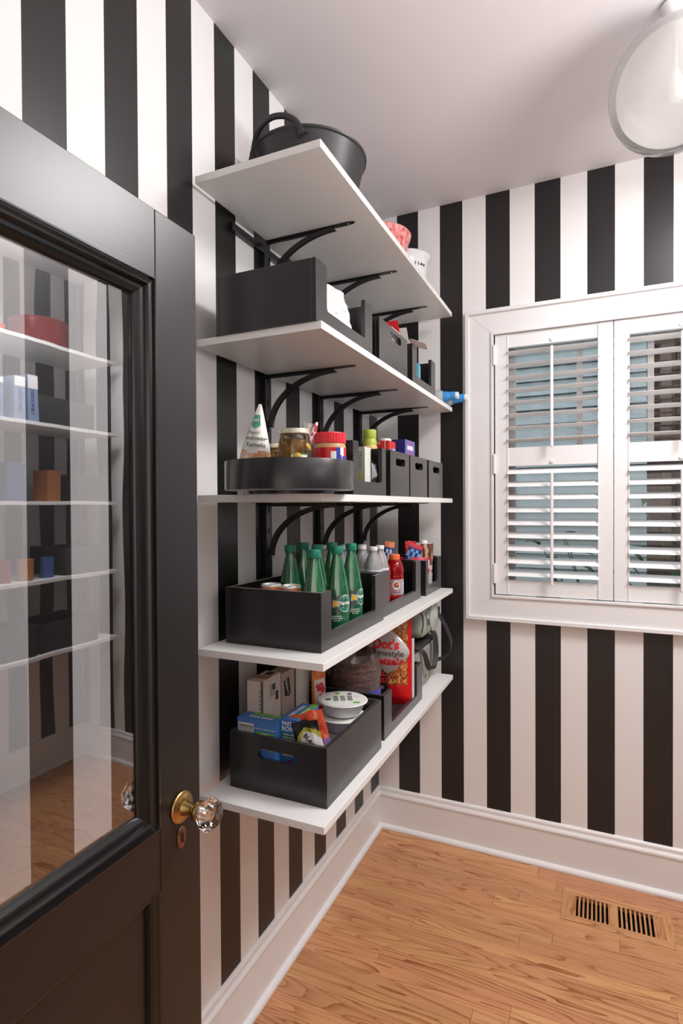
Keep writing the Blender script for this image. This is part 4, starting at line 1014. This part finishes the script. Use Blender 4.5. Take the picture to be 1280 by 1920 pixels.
for i, ((x_, y_), lab) in enumerate((((.250, -.150), 'clear bottle with a blue sleeve lying on its side, the nearer one by the window'), ((.275, -.080), 'clear bottle with a blue sleeve lying on its side, right at the far wall'))):
    t = thing('lying_bottle', (x_, y_, z2+.0345), lab, 'bottle', 'bottles lying at the far end of the second shelf', rot=(0, PI/2-.03, .04))
    new('bottle_body', lt([(.0001, .002), (.028, 0), (.033, .008), (.033, .10), (.029, .118), (.0235, .126), (.0235, .128), (.0001, .128)], 28), shell('milky_plastic', (.85, .86, .87), .3, diff=.55, dcol=(.78, .79, .80)), t, smooth=True)
    bm = bmesh.new(); lathe(bm, [(.0240, .124), (.0235, .130), (.0205, .150), (.0185, .153), (.0195, .168), (.0165, .180), (.0001, .1802)], 24)
    for q, v in enumerate(bm.verts):
        s_ = 1+.05*noise.noise(Vector((q*.7, v.co.z*90, i))); v.co.x *= s_; v.co.y *= s_
    new('blue_sleeve', bm, mat('blue_sleeve', srgb(56, 146, 214), .35), t, smooth=True)
    new('cap', lt([(.0001, .180), (.0155, .180), (.0155, .190), (.0140, .192), (.0001, .192)], 24), plas_w, t, smooth=True)

# ------------------------------------------------------------------ top shelf
rub = mat('black_rubber', (.022, .021, .023), .42, spec=.6)
tub = thing('rubber_tub', (.184, -1.075, SZ[0]), 'large black flexible tub with a loop handle on the top shelf', 'tub')
TP = [(r, z*.93) for r, z in [(.0001, .001), (.125, .001), (.132, .006), (.158, .12), (.1745, .190), (.180, .193), (.181, .198), (.178, .201), (.172, .200), (.168, .192), (.152, .12), (.127, .012), (.0001, .010)]]
new('tub_body', lt(TP, 72), rub, tub, smooth=True)
def handle(a0, foot=-.024):
    bm = bmesh.new(); R_ = .174; pts = []
    ns = Vector((math.cos(a0), math.sin(a0), 0)); tg = Vector((-ns.y, ns.x, 0))
    for s_, zz, ww in ((-1.25, foot, 1), (-1.12, .004, 1), (-.98, .022, 1), (-.70, .038, 1), (-.3, .047, 1), (0, .049, 1), (.3, .047, 1), (.7, .038, 1), (.98, .022, 1), (1.12, .004, 1), (1.25, foot, 1)):
        q = s_*.080; pts.append(ns*(math.sqrt(max(0, R_*R_-q*q))-.004)+tg*q+Vector((0, 0, .180+zz)))
    P = smooth_path(pts, 5); N = len(P); rad = [.0085+.008*abs(2*i/(N-1)-1)**6 for i in range(N)]
    tube(bm, P, rad, 10, flat=1.0); new('handle', bm, rub, tub, smooth=True)
handle(-1.80); handle(1.85, -.004)
# pink bowl and enamel bowl
pk = pattern_mat('pink_red_pattern', [srgb(240, 176, 170), srgb(234, 150, 146), srgb(214, 60, 66)], 60, 2, 'noise', stretch=(1, 1, .8))
pbw = thing('patterned_bowl', (.200, -.500, SZ[0]), 'pink bowl with red strawberry pattern at the far part of the top shelf', 'bowl')
new('bowl_body', lt([(.0001, .001), (.06, .001), (.075, .02), (.105, .11), (.118, .160), (.121, .163), (.119, .167), (.128, .182), (.131, .194), (.128, .198), (.120, .190), (.112, .165), (.098, .11), (.07, .026), (.0001, .012)], 56), pk, pbw, smooth=True)
wbw = thing('enamel_bowl', (.205, -.175, SZ[0]), 'white enamel bowl with a black lettered band at the far end of the top shelf', 'bowl')
new('bowl_body', lt([(.0001, .001), (.075, .001), (.084, .010), (.098, .15), (.104, .21), (.118, .225), (.120, .230), (.1185, .2335), (.112, .2335), (.100, .21), (.093, .15), (.078, .02), (.0001, .01)], 56), mat('white_enamel', (.8, .8, .8), .25), wbw, smooth=True)
new('rim_line', lt([(.1185, .229), (.1207, .2305), (.1185, .2325)], 56, cap=False), mat('grey_rim', (.3, .3, .3), .3), wbw, smooth=True)
for q_, (w_, h_) in enumerate(((.012, .010), (.003, .014), (.003, .014), (.010, .009), (.008, .010))):
    wrap_poly([(-w_/2, -h_/2), (w_/2, -h_/2), (w_/2, h_/2), (-w_/2, h_/2)], .1045, -.95+q_*.16, .180, ink, wbw, 'band_mark', .0003)

# ------------------------------------------------------------------ pasta boxes etc.
zb5 = z5+.0135
pblue = mat('pasta_blue', srgb(64, 118, 190), .4); pgreen = mat('pasta_green', srgb(104, 176, 74), .4); pdg = mat('pasta_dark_green', srgb(44, 118, 66), .4)
p1 = Carton('pasta_box', 'blue pasta box at the left showing its nutrition panel in the hand-hole box', 'box', (.142, -1.305, zb5), (.122, .048, .180), pblue, group=None)
p1.print('near', .04, .45, .56, .93, mat('panel_white', srgb(214, 214, 214), .5)); p1.text('near', 'Nutrition Facts', .245, .885, .0075, ink, bold=.02, xs=.95)
p1.print('near', .055, .435, .745, .757, ink, off=.0006); p1.print('near', .055, .435, .855, .859, ink, off=.0006)
p1.lines('near', .06, .43, .765, .85, 4, greyink, seed=2); p1.text('near', 'Calories', .13, .70, .006, ink, bold=.02); p1.text('near', '190 310', .33, .70, .008, ink, bold=.03)
p1.lines('near', .06, .43, .57, .66, 4, greyink, seed=22)
p1.print('near', .50, .97, .77, .825, pgreen); p1.text('near', 'WHEAT PASTA MADE WITH CARE', .735, .87, .0042, whiteink); p1.text('near', 'MADE EASY', .735, .797, .0045, whiteink, bold=.02)
for i, u in enumerate((.57, .735, .90)):
    p1.poly('near', [(u-.05, .66), (u+.05, .66), (u+.035, .625), (u-.035, .625)], mat('panel_white', srgb(214, 214, 214), .5), 'bowl_icon'); p1.lines('near', u-.055, u+.055, .55, .60, 3, whiteink, seed=30+i)
p1.print('top', .0, 1., .0, .22, pblue); p1.print('top', .25, 1., .62, 1., pgreen); p1.text('top', 'PASTA RONI', .56, .38, .013, whiteink, rot=PI, bold=.02)
p1.poly('near', [(.56, .42), (.86, .42), (.80, .36), (.62, .36)], mat('panel_white', srgb(214, 214, 214), .5), 'bowl_icon'); p1.lines('near', .1, .5, .34, .50, 4, whiteink, seed=50)
p2 = Carton('pasta_box', 'blue pasta box in the middle with its long top running back', 'box', (.228, -1.232, zb5), (.053, .130, .183), pblue)
p2.text('near', 'PASTA', .5, .930, .0140, whiteink, bold=.03); p2.text('near', 'RONI', .5, .850, .0175, whiteink, bold=.03)
p2.print('near', .08, .92, .69, .79, pdg); p2.text('near', 'ANGEL HAIR', .5, .765, .0062, whiteink, bold=.02); p2.text('near', 'PASTA WITH', .5, .720, .0062, whiteink, bold=.02)
p2.poly('near', [(.1, .50), (.9, .47), (.9, .45), (.1, .44)], mat('noodle_tan', srgb(214, 176, 130), .5), 'noodle_picture'); p2.print('near', .42, .62, .32, .39, red)
p2.print('top', .62, 1., .12, 1., pgreen); p2.text('top', 'PASTA RONI', .36, .5, .017, whiteink, rot=PI/2, bold=.02, xs=.9); p2.text('top', 'ANGEL HAIR', .8, .5, .010, whiteink, rot=PI/2)
cw2 = mat('carton_cream', srgb(218, 205, 196), .55); gr_ = mat('carton_olive_edge', srgb(70, 76, 60), .5)
w1 = Carton('cereal_carton', 'cream carton, leftmost of the three standing behind the pasta boxes', 'carton', (.1055, -1.226, zb5), (.050, .105, .268), cw2, rot=(0, 0, .0))
w1.print('top', .0, 1., .25, .55, mat('carton_tan', srgb(170, 140, 120), .55)); w1.print('top', .3, .75, .62, .92, mat('brown_ink', srgb(70, 46, 38), .5)); w1.print('near', .93, 1., 0, 1., gr_); w1.print('front', 0, .06, 0, 1., gr_)
w1.text('front', '82', .62, .88, .020, mat('brown_ink', srgb(70, 46, 38), .5), rot=PI/2*0, bold=.02); w1.print('front', .72, .86, .72, .82, ink); w1.lines('front', .40, .70, .78, .92, 5, greyink, seed=12)
w1.print('front', .72, .94, .20, .42, pattern_mat('seed_photo', [srgb(90, 52, 30), srgb(190, 130, 80)], 120, 2)); w1.text('front', 'A', .5, .30, .030, ink); w1.lines('near', .8, .9, .5, .9, 9, greyink, seed=13)
w2 = Carton('cereal_carton', 'pinkish brown carton with a black label, middle of the three behind the pasta boxes', 'carton', (.108, -1.128, zb5), (.050, .085, .262), mat('carton_pink_tan', srgb(184, 160, 148), .55))
w2.poly('front', [(.12, .90), (.5, .93), (.62, .74), (.5, .70), (.22, .72)], ink, 'black_label'); w2.text('front', 'Signature', .36, .82, .0125, whiteink, rot=-1.25, off=.0012); w2.print('front', .9, 1., 0, 1, gr_)
w3 = Carton('cereal_carton', 'white carton with green lettering, rightmost of the three behind the pasta boxes', 'carton', (.108, -1.038, zb5), (.050, .086, .255), mat('carton_white2', srgb(212, 208, 196), .55))
w3.text('front', 'A', .42, .40, .030, mat('olive_ink', srgb(120, 124, 70), .5), rot=.3); w3.text('front', 'N', .30, .31, .024, MATS['olive_ink'], rot=.3); w3.text('front', 'Y', .15, .38, .022, greyink)
# noodle packet
nm_ = [mat('noodle_red', srgb(214, 60, 40), .3), mat('noodle_white', srgb(226, 216, 212), .35), pattern_mat('noodle_photo', [srgb(238, 160, 80), srgb(214, 90, 40)], 50, 3), mat('noodle_orange', srgb(232, 120, 40), .3)]
def reg(u, v):
    if v > .93: return 0
    if v > .80: return 2
    if .12 < u < .9 and v > .40: return 1
    return 3 if u < .4 else 0
nk, put, sf, _ = pouch('noodle_packet', 'red and white instant noodle packet standing behind the white bowls', 'packet', (.166, -.990, zb5+.035), .055, .205, .024, nm_, (0, .0, 1.1), reg, 31, .003)
put('SPA', .55, .62, .034, red, rot_=-1.2, bold=.05)
# white bowls
bwl = mat('bowl_plastic', (.80, .80, .78), .3)
def rbowl(loc, label, film):
    t = thing('takeaway_bowl', loc, label, 'bowl', 'white ready-meal bowls')
    new('bowl_body', lt([(.0001, 0), (.045, 0), (.055, .004), (.0695, .034), (.0705, .040), (.078, .0415), (.0795, .044), (.078, .046), (.070, .0455), (.0001, .0455)], 48, sy=.92), bwl, t, smooth=True)
    if film:
        new('film_lid', lt([(.0001, .046), (.0735, .0462), (.0735, .0470), (.0001, .0475)], 48, sy=.92), mat('film_white', (.78, .79, .76), .25), t, smooth=True)
        Mx = Matrix.Translation((0, 0, .0480)) @ Matrix.Rotation(.5, 4, 'Z')
        for i, (a, b, c, d, m_) in enumerate(((-.02, .038, .012, .020, pgreen), (.03, -.046, .020, .012, pgreen), (-.054, -.012, .016, .014, MATS['pasta_dark_green']), (.018, .032, .014, .016, greyink), (.04, .010, .012, .018, mat('panel_white', srgb(214, 214, 214), .5)))):
            bm = bmesh.new(); prism(bm, [(a, b), (a+c, b), (a+c, b+d), (a, b+d)], [], .0002, Mx); new('lid_print', bm, m_, t)
        bm = bmesh.new()
        for i in range(8):
            for j in range(3): prism(bm, [(-.03+j*.022, .02-i*.006), (-.014+j*.022, .02-i*.006), (-.014+j*.022, .0225-i*.006), (-.03+j*.022, .0225-i*.006)], [], .0002, Mx)
        o = new('small_print', bm, greyink, t); o['kind'] = 'stuff'
    return t
rbowl((.270, -1.040, zb5+.070), 'lower white plastic bowl, under the lidded one at the back of the pasta box', False)
rbowl((.274, -1.036, zb5+.1175), 'upper white bowl with a green printed film lid, above the other bowl', True)
stand = Carton('soup_tin_box', 'plain white box under the bowls, hidden deep in the black box', 'box', (.275, -1.040, zb5), (.11, .10, .069), card_w)
# orange pouch and black pouch
om = [mat('pouch_orange', srgb(226, 84, 52), .28), mat('pouch_lilac', srgb(150, 110, 170), .3), mat('pouch_blue', srgb(60, 60, 130), .3), mat('pouch_pale', srgb(240, 140, 110), .28)]
def reg(u, v):
    if u < .13 and .45 < v < .92: return 2
    if u > .62 and v < .52: return 1
    if noise.noise(Vector((u*7, v*9, 1))) > .32: return 3
    return 0
ob, put, sf, _ = pouch('food_pouch', 'shiny orange-red food pouch leaning in the front right of the pasta box', 'pouch', (.312, -1.268, zb5+.038), .106, .168, .018, om, (-.04, -.30, .22), reg, 41, .0045)
put('Organic', .42, .80, .017, mat('pouch_lilac', srgb(150, 110, 170), .3), rot_=.2); put('&', .70, .58, .032, whiteink, bold=.03)
km = [mat('pouch_black', (.012, .012, .012), .22), pattern_mat('corn_yellow', [srgb(120, 116, 30), srgb(206, 196, 70)], 70, 2), mat('pouch_white', (.80, .80, .80), .35), mat('pouch_red', srgb(200, 34, 30), .3)]
def reg(u, v):
    du, dv = (u-.60)/.40, (v-.50)/.26
    d_ = du*du+dv*dv
    if d_ < 1: return 2
    if d_ < 1.75 and v > .2: return 1
    if u < .30 and v < .42: return 3 if u > .12 else 0
    return 0
kb, put, sf, _ = pouch('rice_pouch', 'glossy black pouch with a white oval label in front of the orange pouch', 'pouch', (.316, -1.308, zb5+.074), .078, .122, .014, km, (-.02, -.28, .10), reg, 43, .004)
put('BLACK', .62, .54, .0165, ink, rot_=-1.0, bold=.03); put('&', .45, .42, .018, ink, rot_=-1.0, bold=.03)

# ------------------------------------------------------------------ pretzels box
pz = pattern_mat('pretzel_photo', [srgb(120, 54, 20), srgb(170, 84, 36)], 60, 3, rough=.3)
bagred = mat('bag_red', srgb(206, 22, 32), .3); bagblk = mat('bag_black', (.018, .020, .016), .3); bagblue = mat('bag_blue', srgb(40, 130, 200), .35)
def reg(u, v):
    if u > .955: return 2
    if v < .22: return 2 if u > .62 else 1
    if u > .60 or v > .90: return 0
    return 1
pt, put, sf, _ = pouch('pretzel_bag', 'tall pretzel stick bag with a black, red and golden front', 'bag', (.236, -.560, zb5), .225, .350, .07, [pz, bagblk, bagred], (0, 0, .10), reg, 51, .004, nu=34, nv=36)
put('ORIGINAL', .345, .335, .023, red, bold=.03); put('SEASONED', .345, .265, .023, red, bold=.03); put('TWISTS', .44, .185, .013, whiteink, bold=.02)
patch(sf, .235, .350, [(-.06, .290), (.046, .290), (.038, .303), (.046, .316), (-.06, .316)], bagblue, pt, 'ribbon', .002); put('PARTY SIZE', .46, .866, .0185, ink, bold=.03)
for q_, cc_ in enumerate((srgb(196, 104, 46), srgb(222, 146, 84), srgb(236, 186, 126))):
    rr = random.Random(70+q_); bm = bmesh.new()
    for i in range(95):
        u, v, a, L = rr.uniform(.64, .93), rr.uniform(.24, .95), rr.choice((-1, 1))*rr.uniform(.5, 1.5), rr.uniform(.010, .026)
        du, dv = L*math.cos(a)/.225, L*math.sin(a)/.350; tu, tv = -.0011*math.sin(a)/.225, .0011*math.cos(a)/.350
        A_ = [(u-du/2-tu, v-dv/2-tv), (u+du/2-tu, v+dv/2-tv), (u+du/2+tu, v+dv/2+tv), (u-du/2+tu, v-dv/2+tv)]
        A_ = [(min(.945, max(.61, x)), min(.975, y)) for x, y in A_]
        bm.faces.new([bm.verts.new(sf(x, y, -1, .0009+.0002*q_+rr.random()*.0002)) for x, y in A_])
    o = new('pretzel_picture', bm, mat('pretzel_tone_%d' % q_, cc_, .35), pt); o['kind'] = 'stuff'
side = new('nutrition_side', bx(.110, .1165, .002, .030, .02, .25), mat('panel_white', srgb(214, 214, 214), .5), pt, bevel=.002)
film = shell('clear_bag_film', (.80, .80, .80), .35, rough=.08, diff=.62, dcol=(.74, .73, .73))
dt, put, sf, _ = pouch('pretzel_bag', 'clear pouch with red and black homestyle pretzel lettering, leaning above the round tub', 'bag', (.292, -.672, zb5+.146), .170, .170, .045, [film, pz], (.0, .0, .06), None, 53, .002, flat_bottom=False, nu=30, nv=30, shape=lambda v: max(.05, 1.0-abs(2*v-1)**1.6*.96), crumple2=0) if False else pouch('pretzel_bag', 'clear pouch with red and black homestyle pretzel lettering, leaning above the round tub', 'bag', (.292, -.672, zb5+.146), .170, .170, .045, [film, pz], (.0, .0, .06), None, 53, .0006, flat_bottom=False, nu=36, nv=36, shape=lambda v: max(.05, 1.0-abs(2*v-1)**1.6*.96))
put("Dot's", .50, .66, .046, red, bold=.04); put('Homestyle', .50, .475, .031, ink, bold=.005); put('Pretzels', .50, .30, .040, red, bold=.04)
for o in dt.children:
    if o.name.startswith('lettering'): pass
# round clear tub of pretzels
tb = thing('snack_tub', (.200, -.768, zb5), 'round clear plastic tub of chocolate pretzels with a stepped lid', 'tub')
tubm = shell('tub_plastic', (.90, .90, .91), .45, rough=.03, diff=.22, dcol=(.52, .36, .33))
new('tub_wall', lt([(.0001, .001), (.085, .001), (.092, .01), (.0945, .14), (.0945, .165)], 56, cap=False), tubm, tb, smooth=True)
new('tub_lid', lt([(.0955, .160), (.098, .162), (.098, .176), (.0945, .178), (.0945, .188), (.0965, .190), (.0965, .196), (.093, .198), (.093, .208), (.0945, .210), (.0945, .216), (.088, .220), (.082, .244), (.0001, .246)], 56, cap=False), tubm, tb, smooth=True)
new('tub_label', ringband(.0952, .060, .120, -1.5, 0.4, 30), mat('tub_blue', srgb(70, 78, 170), .4), tb, smooth=True)
new('label_mark', ringband(.0956, .075, .105, -.75, -.45, 8), whiteink, tb, smooth=True)
bm = bmesh.new(); rr = random.Random(5)
for i in range(120):
    q = .076*math.sqrt(rr.random()); a = rr.uniform(0, 2*PI); c = Vector((q*math.cos(a), q*math.sin(a), .012+rr.random()*.175))
    P = [c+Matrix.Rotation(rr.uniform(0, 3), 3, 'X') @ Vector((.011*math.cos(t*2*PI/7), .011*math.sin(t*2*PI/7), 0)) for t in range(7)]
    ax = Vector((rr.uniform(-1, 1), rr.uniform(-1, 1), rr.uniform(-1, 1))).normalized(); R3 = Matrix.Rotation(rr.uniform(0, 6), 3, ax)
    P = [c+R3 @ Vector((.011*math.cos(t*2*PI/7), .011*math.sin(t*2*PI/7), 0)) for t in range(7)]
    tube(bm, P, .0042, 5, closed=True)
o = new('pretzels', bm, pattern_mat('chocolate_pretzel', [srgb(120, 48, 40), srgb(178, 96, 74)], 30, 2, rough=.35), tb, smooth=True); o['kind'] = 'stuff'

# ------------------------------------------------------------------ lunch bags at the far end
greym = mat('bag_grey', srgb(150, 146, 142), .6, bump=(300, .3)); sagem = mat('bag_sage', srgb(158, 166, 158), .55, bump=(300, .3)); web = mat('black_webbing', (.022, .021, .022), .6, bump=(500, .4))
def softbox(x0, x1, y0, y1, z0, z1, r, m, parent, name, seed=0, amp=.004):
    bm = bmesh.new(); box(bm, x0, x1, y0, y1, z0, z1); bmesh.ops.bevel(bm, geom=bm.edges[:], offset=r, segments=5, affect='EDGES', profile=.5)
    bmesh.ops.subdivide_edges(bm, edges=[e for e in bm.edges if e.calc_length() > .03], cuts=4, use_grid_fill=True)
    bm.normal_update()
    for v in bm.verts: v.co += v.normal*noise.noise(v.co*18+Vector((seed, 0, 0)))*amp
    return new(name, bm, m, parent, smooth=True)
lb = thing('lunch_bag', (.205, -.250, z5), 'grey insulated lunch bag with black trim and hanging strap, on the lowest shelf', 'bag')
softbox(-.125, .122, -.150, .120, .0012, .185, .030, greym, lb, 'bag_body', 1, .003)
softbox(-.128, .126, -.153, .123, .176, .196, .009, web, lb, 'trim', 2, .001)
ptch = new('logo_mark', bx(-.0, .0004, -.02, .02, 0, .028), mat('pale_mark', srgb(196, 190, 160), .5), lb); ptch.location = (.1232, -.01, .030)
bm = bmesh.new(); P = smooth_path([(.110, -.120, .192), (.138, -.112, .165), (.147, -.085, .105), (.149, -.045, .080), (.150, .0, .082), (.149, .032, .120), (.146, .044, .170), (.138, .046, .215), (.118, .040, .235), (.100, .036, .200)], 6)
N = len(P); ribbon(bm, P, [(.010*abs(math.sin(2.4*i/N+.4)), .009, .002) for i in range(N)], .0012); new('hanging_strap', bm, web, lb, smooth=True)
bm = bmesh.new(); P = smooth_path([(-.02, -.02, .196), (.03, -.02, .208), (.09, .0, .214), (.128, .03, .225)], 5); ribbon(bm, P, (0, .012, 0), .0015); new('carry_handle', bm, web, lb, smooth=True)
ub = thing('cooler_bag', (.233, -.245, z5+.2175), 'sage grey soft cooler pouch with a zipper, stacked on the lunch bag', 'bag')
softbox(-.062, .112, -.118, .112, .0012, .128, .034, sagem, ub, 'bag_body', 3, .004)
bm = lt([(.0001, 0), (.050, 0), (.056, .004), (.057, .020), (.050, .026), (.0001, .028)], 40, sx=1.15, sy=1., M=frame((.098, .012, .080), (0, 0, 1), (0, 1, 0)) @ Matrix.Rotation(PI, 4, 'X')); new('front_pocket', bm, mat('bag_sage_light', srgb(176, 184, 178), .5), ub, smooth=True)
new('logo_mark', lt([(.0001, .0282), (.012, .0282), (.012, .0288), (.0001, .0289)], 24, sx=1.4, M=frame((.098, .012, .085), (0, 0, 1), (0, 1, 0)) @ Matrix.Rotation(PI, 4, 'X')), mat('pale_mark2', srgb(206, 214, 214), .4), ub, smooth=True)
bm = bmesh.new(); tube(bm, smooth_path([(.1085, -.075, .112), (.1115, -.082, .10), (.1115, -.078, .05), (.1085, -.070, .02)], 6), .0022, 6); new('zipper', bm, mat('zip_grey', (.12, .12, .12), .4), ub, smooth=True)
bm = bmesh.new(); tube(bm, [(.1135, -.080, .095), (.120, -.079, .088), (.121, -.078, .062), (.117, -.078, .055), (.116, -.080, .085)], .0022, 6); new('zip_pull', bm, MATS['steel'], ub, smooth=True)
bm = bmesh.new(); tube(bm, smooth_path([(.100, -.112, .030), (.106, -.110, .075), (.090, -.108, .115), (.02, -.105, .126)], 6), .0018, 6); new('piping', bm, web, ub, smooth=True)
bm = bmesh.new(); P = smooth_path([(.03, .090, .135), (.080, .112, .108), (.115, .122, .062), (.148, .128, .000), (.166, .128, -.055), (.160, .122, -.100), (.130, .112, -.128), (.085, .108, -.135), (.045, .106, -.120)], 6)
N = len(P); ribbon(bm, P, (.0, .019, .004), .0013); new('shoulder_strap', bm, web, ub, smooth=True)
new('strap_slider', bx(.090, .110, .090, .146, .078, .100), mat('black_plastic', (.015, .015, .015), .35), ub, bevel=.002)

# ------------------------------------------------------------------ opposite shelves, seen mirrored in the door glass
for z, w in zip(SZ, ('top', 'second', 'third', 'fourth', 'lowest')):
    s = new('shelf', bx(-.1872, .1872, -1.05, 1.05, -ST, 0), shelfw, bevel=.0012); s.location = (XR-.2092, -1.12, z); tag(s, '%s board of the white shelves opposite, mirrored in the door glass' % w, 'shelf', 'white shelves on the opposite wall')
XO = XR-.21
rpot = thing('red_pot', (XO+.02, -.42, SZ[0]), 'red round pot on the top opposite shelf, mirrored in the door glass', 'pot')
new('pot_body', lt([(.0001, .001), (.13, .001), (.14, .01), (.15, .15), (.154, .155), (.150, .16), (.143, .155), (.134, .02), (.0001, .015)], 48), mat('pot_red', srgb(130, 44, 44), .3), rpot, smooth=True)
for i, (yy, c, h) in enumerate(((-.78, (232, 96, 96), .04), (-.95, (226, 110, 104), .05), (-1.18, (236, 100, 92), .045))):
    d = new('serving_dish', lt([(.0001, 0), (.06, 0), (.085, h), (.083, h), (.058, .006), (.0001, .006)], 32), mat('dish_%d' % i, srgb(*c), .35), smooth=True); d.location = (XO-.06, yy, SZ[0]+.0005)
    tag(d, ('nearest to the red pot: ', 'middle ', 'farthest from the pot: ')[i]+'shallow coral dish on the top opposite shelf', 'dish', 'coral dishes on the opposite shelf')
lb_ = mat('box_pale_blue', srgb(130, 150, 180), .45)
for i, yy in enumerate((-.62, -.69, -.80, -.98)):
    c = Carton('snack_box', ('first', 'second', 'third', 'fourth')[i]+' pale blue and white box on the second opposite shelf, counted from the far wall', 'box', (XO-.12, yy, z2+.0005), (.12, .055, .24-.02*i), lb_)
    cc = bmesh.new(); prism(cc, [(0, .17), (.055, .17), (.055, .24-.02*i), (0, .24-.02*i)], [], .0003, frame((-.0604, .0275, 0), (0, -1, 0), (0, 0, 1))); new('print', cc, whiteink, c.t)
    text('CRACKERS', .026, frame((-.0608, 0, .10), (0, 0, 1), (0, 1, 0)) @ Matrix.Rotation(PI, 4, 'X'), mat('navy_print', srgb(38, 36, 110), .45), c.t)
cl = Carton('cereal_box', 'tan and blue breakfast cereal box on the third opposite shelf', 'box', (XO-.10, -.88, z3+.0005), (.06, .20, .28), mat('cereal_tan', srgb(196, 180, 160), .5))
Mf = frame((-.0306, 0, 0), (0, -1, 0), (0, 0, 1))
bm = bmesh.new(); prism(bm, [(-.07+.07, .05), (-.02+.07, .02), (.07, .05), (.08, .09), (0, .11), (-.08, .09)], [], .0003, Mf); new('print', bm, pattern_mat('cereal_photo', [srgb(120, 60, 26), srgb(206, 140, 70)], 60, 3), cl.t)
text('CINNAMON', .028, Mf @ Matrix.Translation((0, .20, .0004)), mat('jar_blue', srgb(52, 62, 168), .4), cl.t, bold=.03); text('CRUNCH', .032, Mf @ Matrix.Translation((0, .155, .0004)), red, cl.t, bold=.03)
for i, yy in enumerate((-.66, -.45, -1.12)):
    c = Carton('food_box', ('dark blue', 'orange-brown', 'deep green')[i]+' food box on the third opposite shelf', 'box', (XO-.05, yy, z3+.0005), (.10, .09, .2-.03*i), mat('fb%d' % i, (srgb(40, 70, 120), srgb(150, 90, 50), srgb(50, 90, 60))[i], .5))
for i, yy in enumerate((-.5, -.62, -.74, -.86)):
    t = thing('canned_food', (XO-.10, yy, z4+.0005), ('first', 'second', 'third', 'fourth')[i]+' food can from the far wall on the fourth opposite shelf', 'can', 'cans on the opposite shelf')
    new('can_body', lt([(.0001, 0), (.037, 0), (.0375, .003), (.037, .11), (.0001, .108)], 28), mat('canl%d' % i, (srgb(60, 90, 150), srgb(180, 120, 60), srgb(150, 40, 40), srgb(60, 90, 150))[i], .4), t, smooth=True)
bin_box(XO-.15, XO+.12, -1.5, -1.05, z4, .157, 'black wooden box on the fourth opposite shelf', cat='storage box')

k_ = 0
for z, h, wd in ((z2, .152, 'second'), (z3, .152, 'third'), (z4, .157, 'fourth'), (z5, .157, 'lowest')):
    for y0, y1, ww in ((-.58, -.20, 'farthest'), (-2.02, -1.62, 'nearest')):
        if z == z4 and ww == 'farthest': y0, y1 = -.42, -.12
        if z == z3 and ww == 'farthest': y0, y1 = -.34, -.12
        bin_box(XO-.16, XO+.13, y0, y1, z, h, '%s black wooden box on the %s shelf opposite, mirrored in the door glass' % (ww, wd))
bin_box(XO-.16, XO+.13, -.92, -.60, z5, .157, 'black wooden box between the others on the lowest shelf opposite')
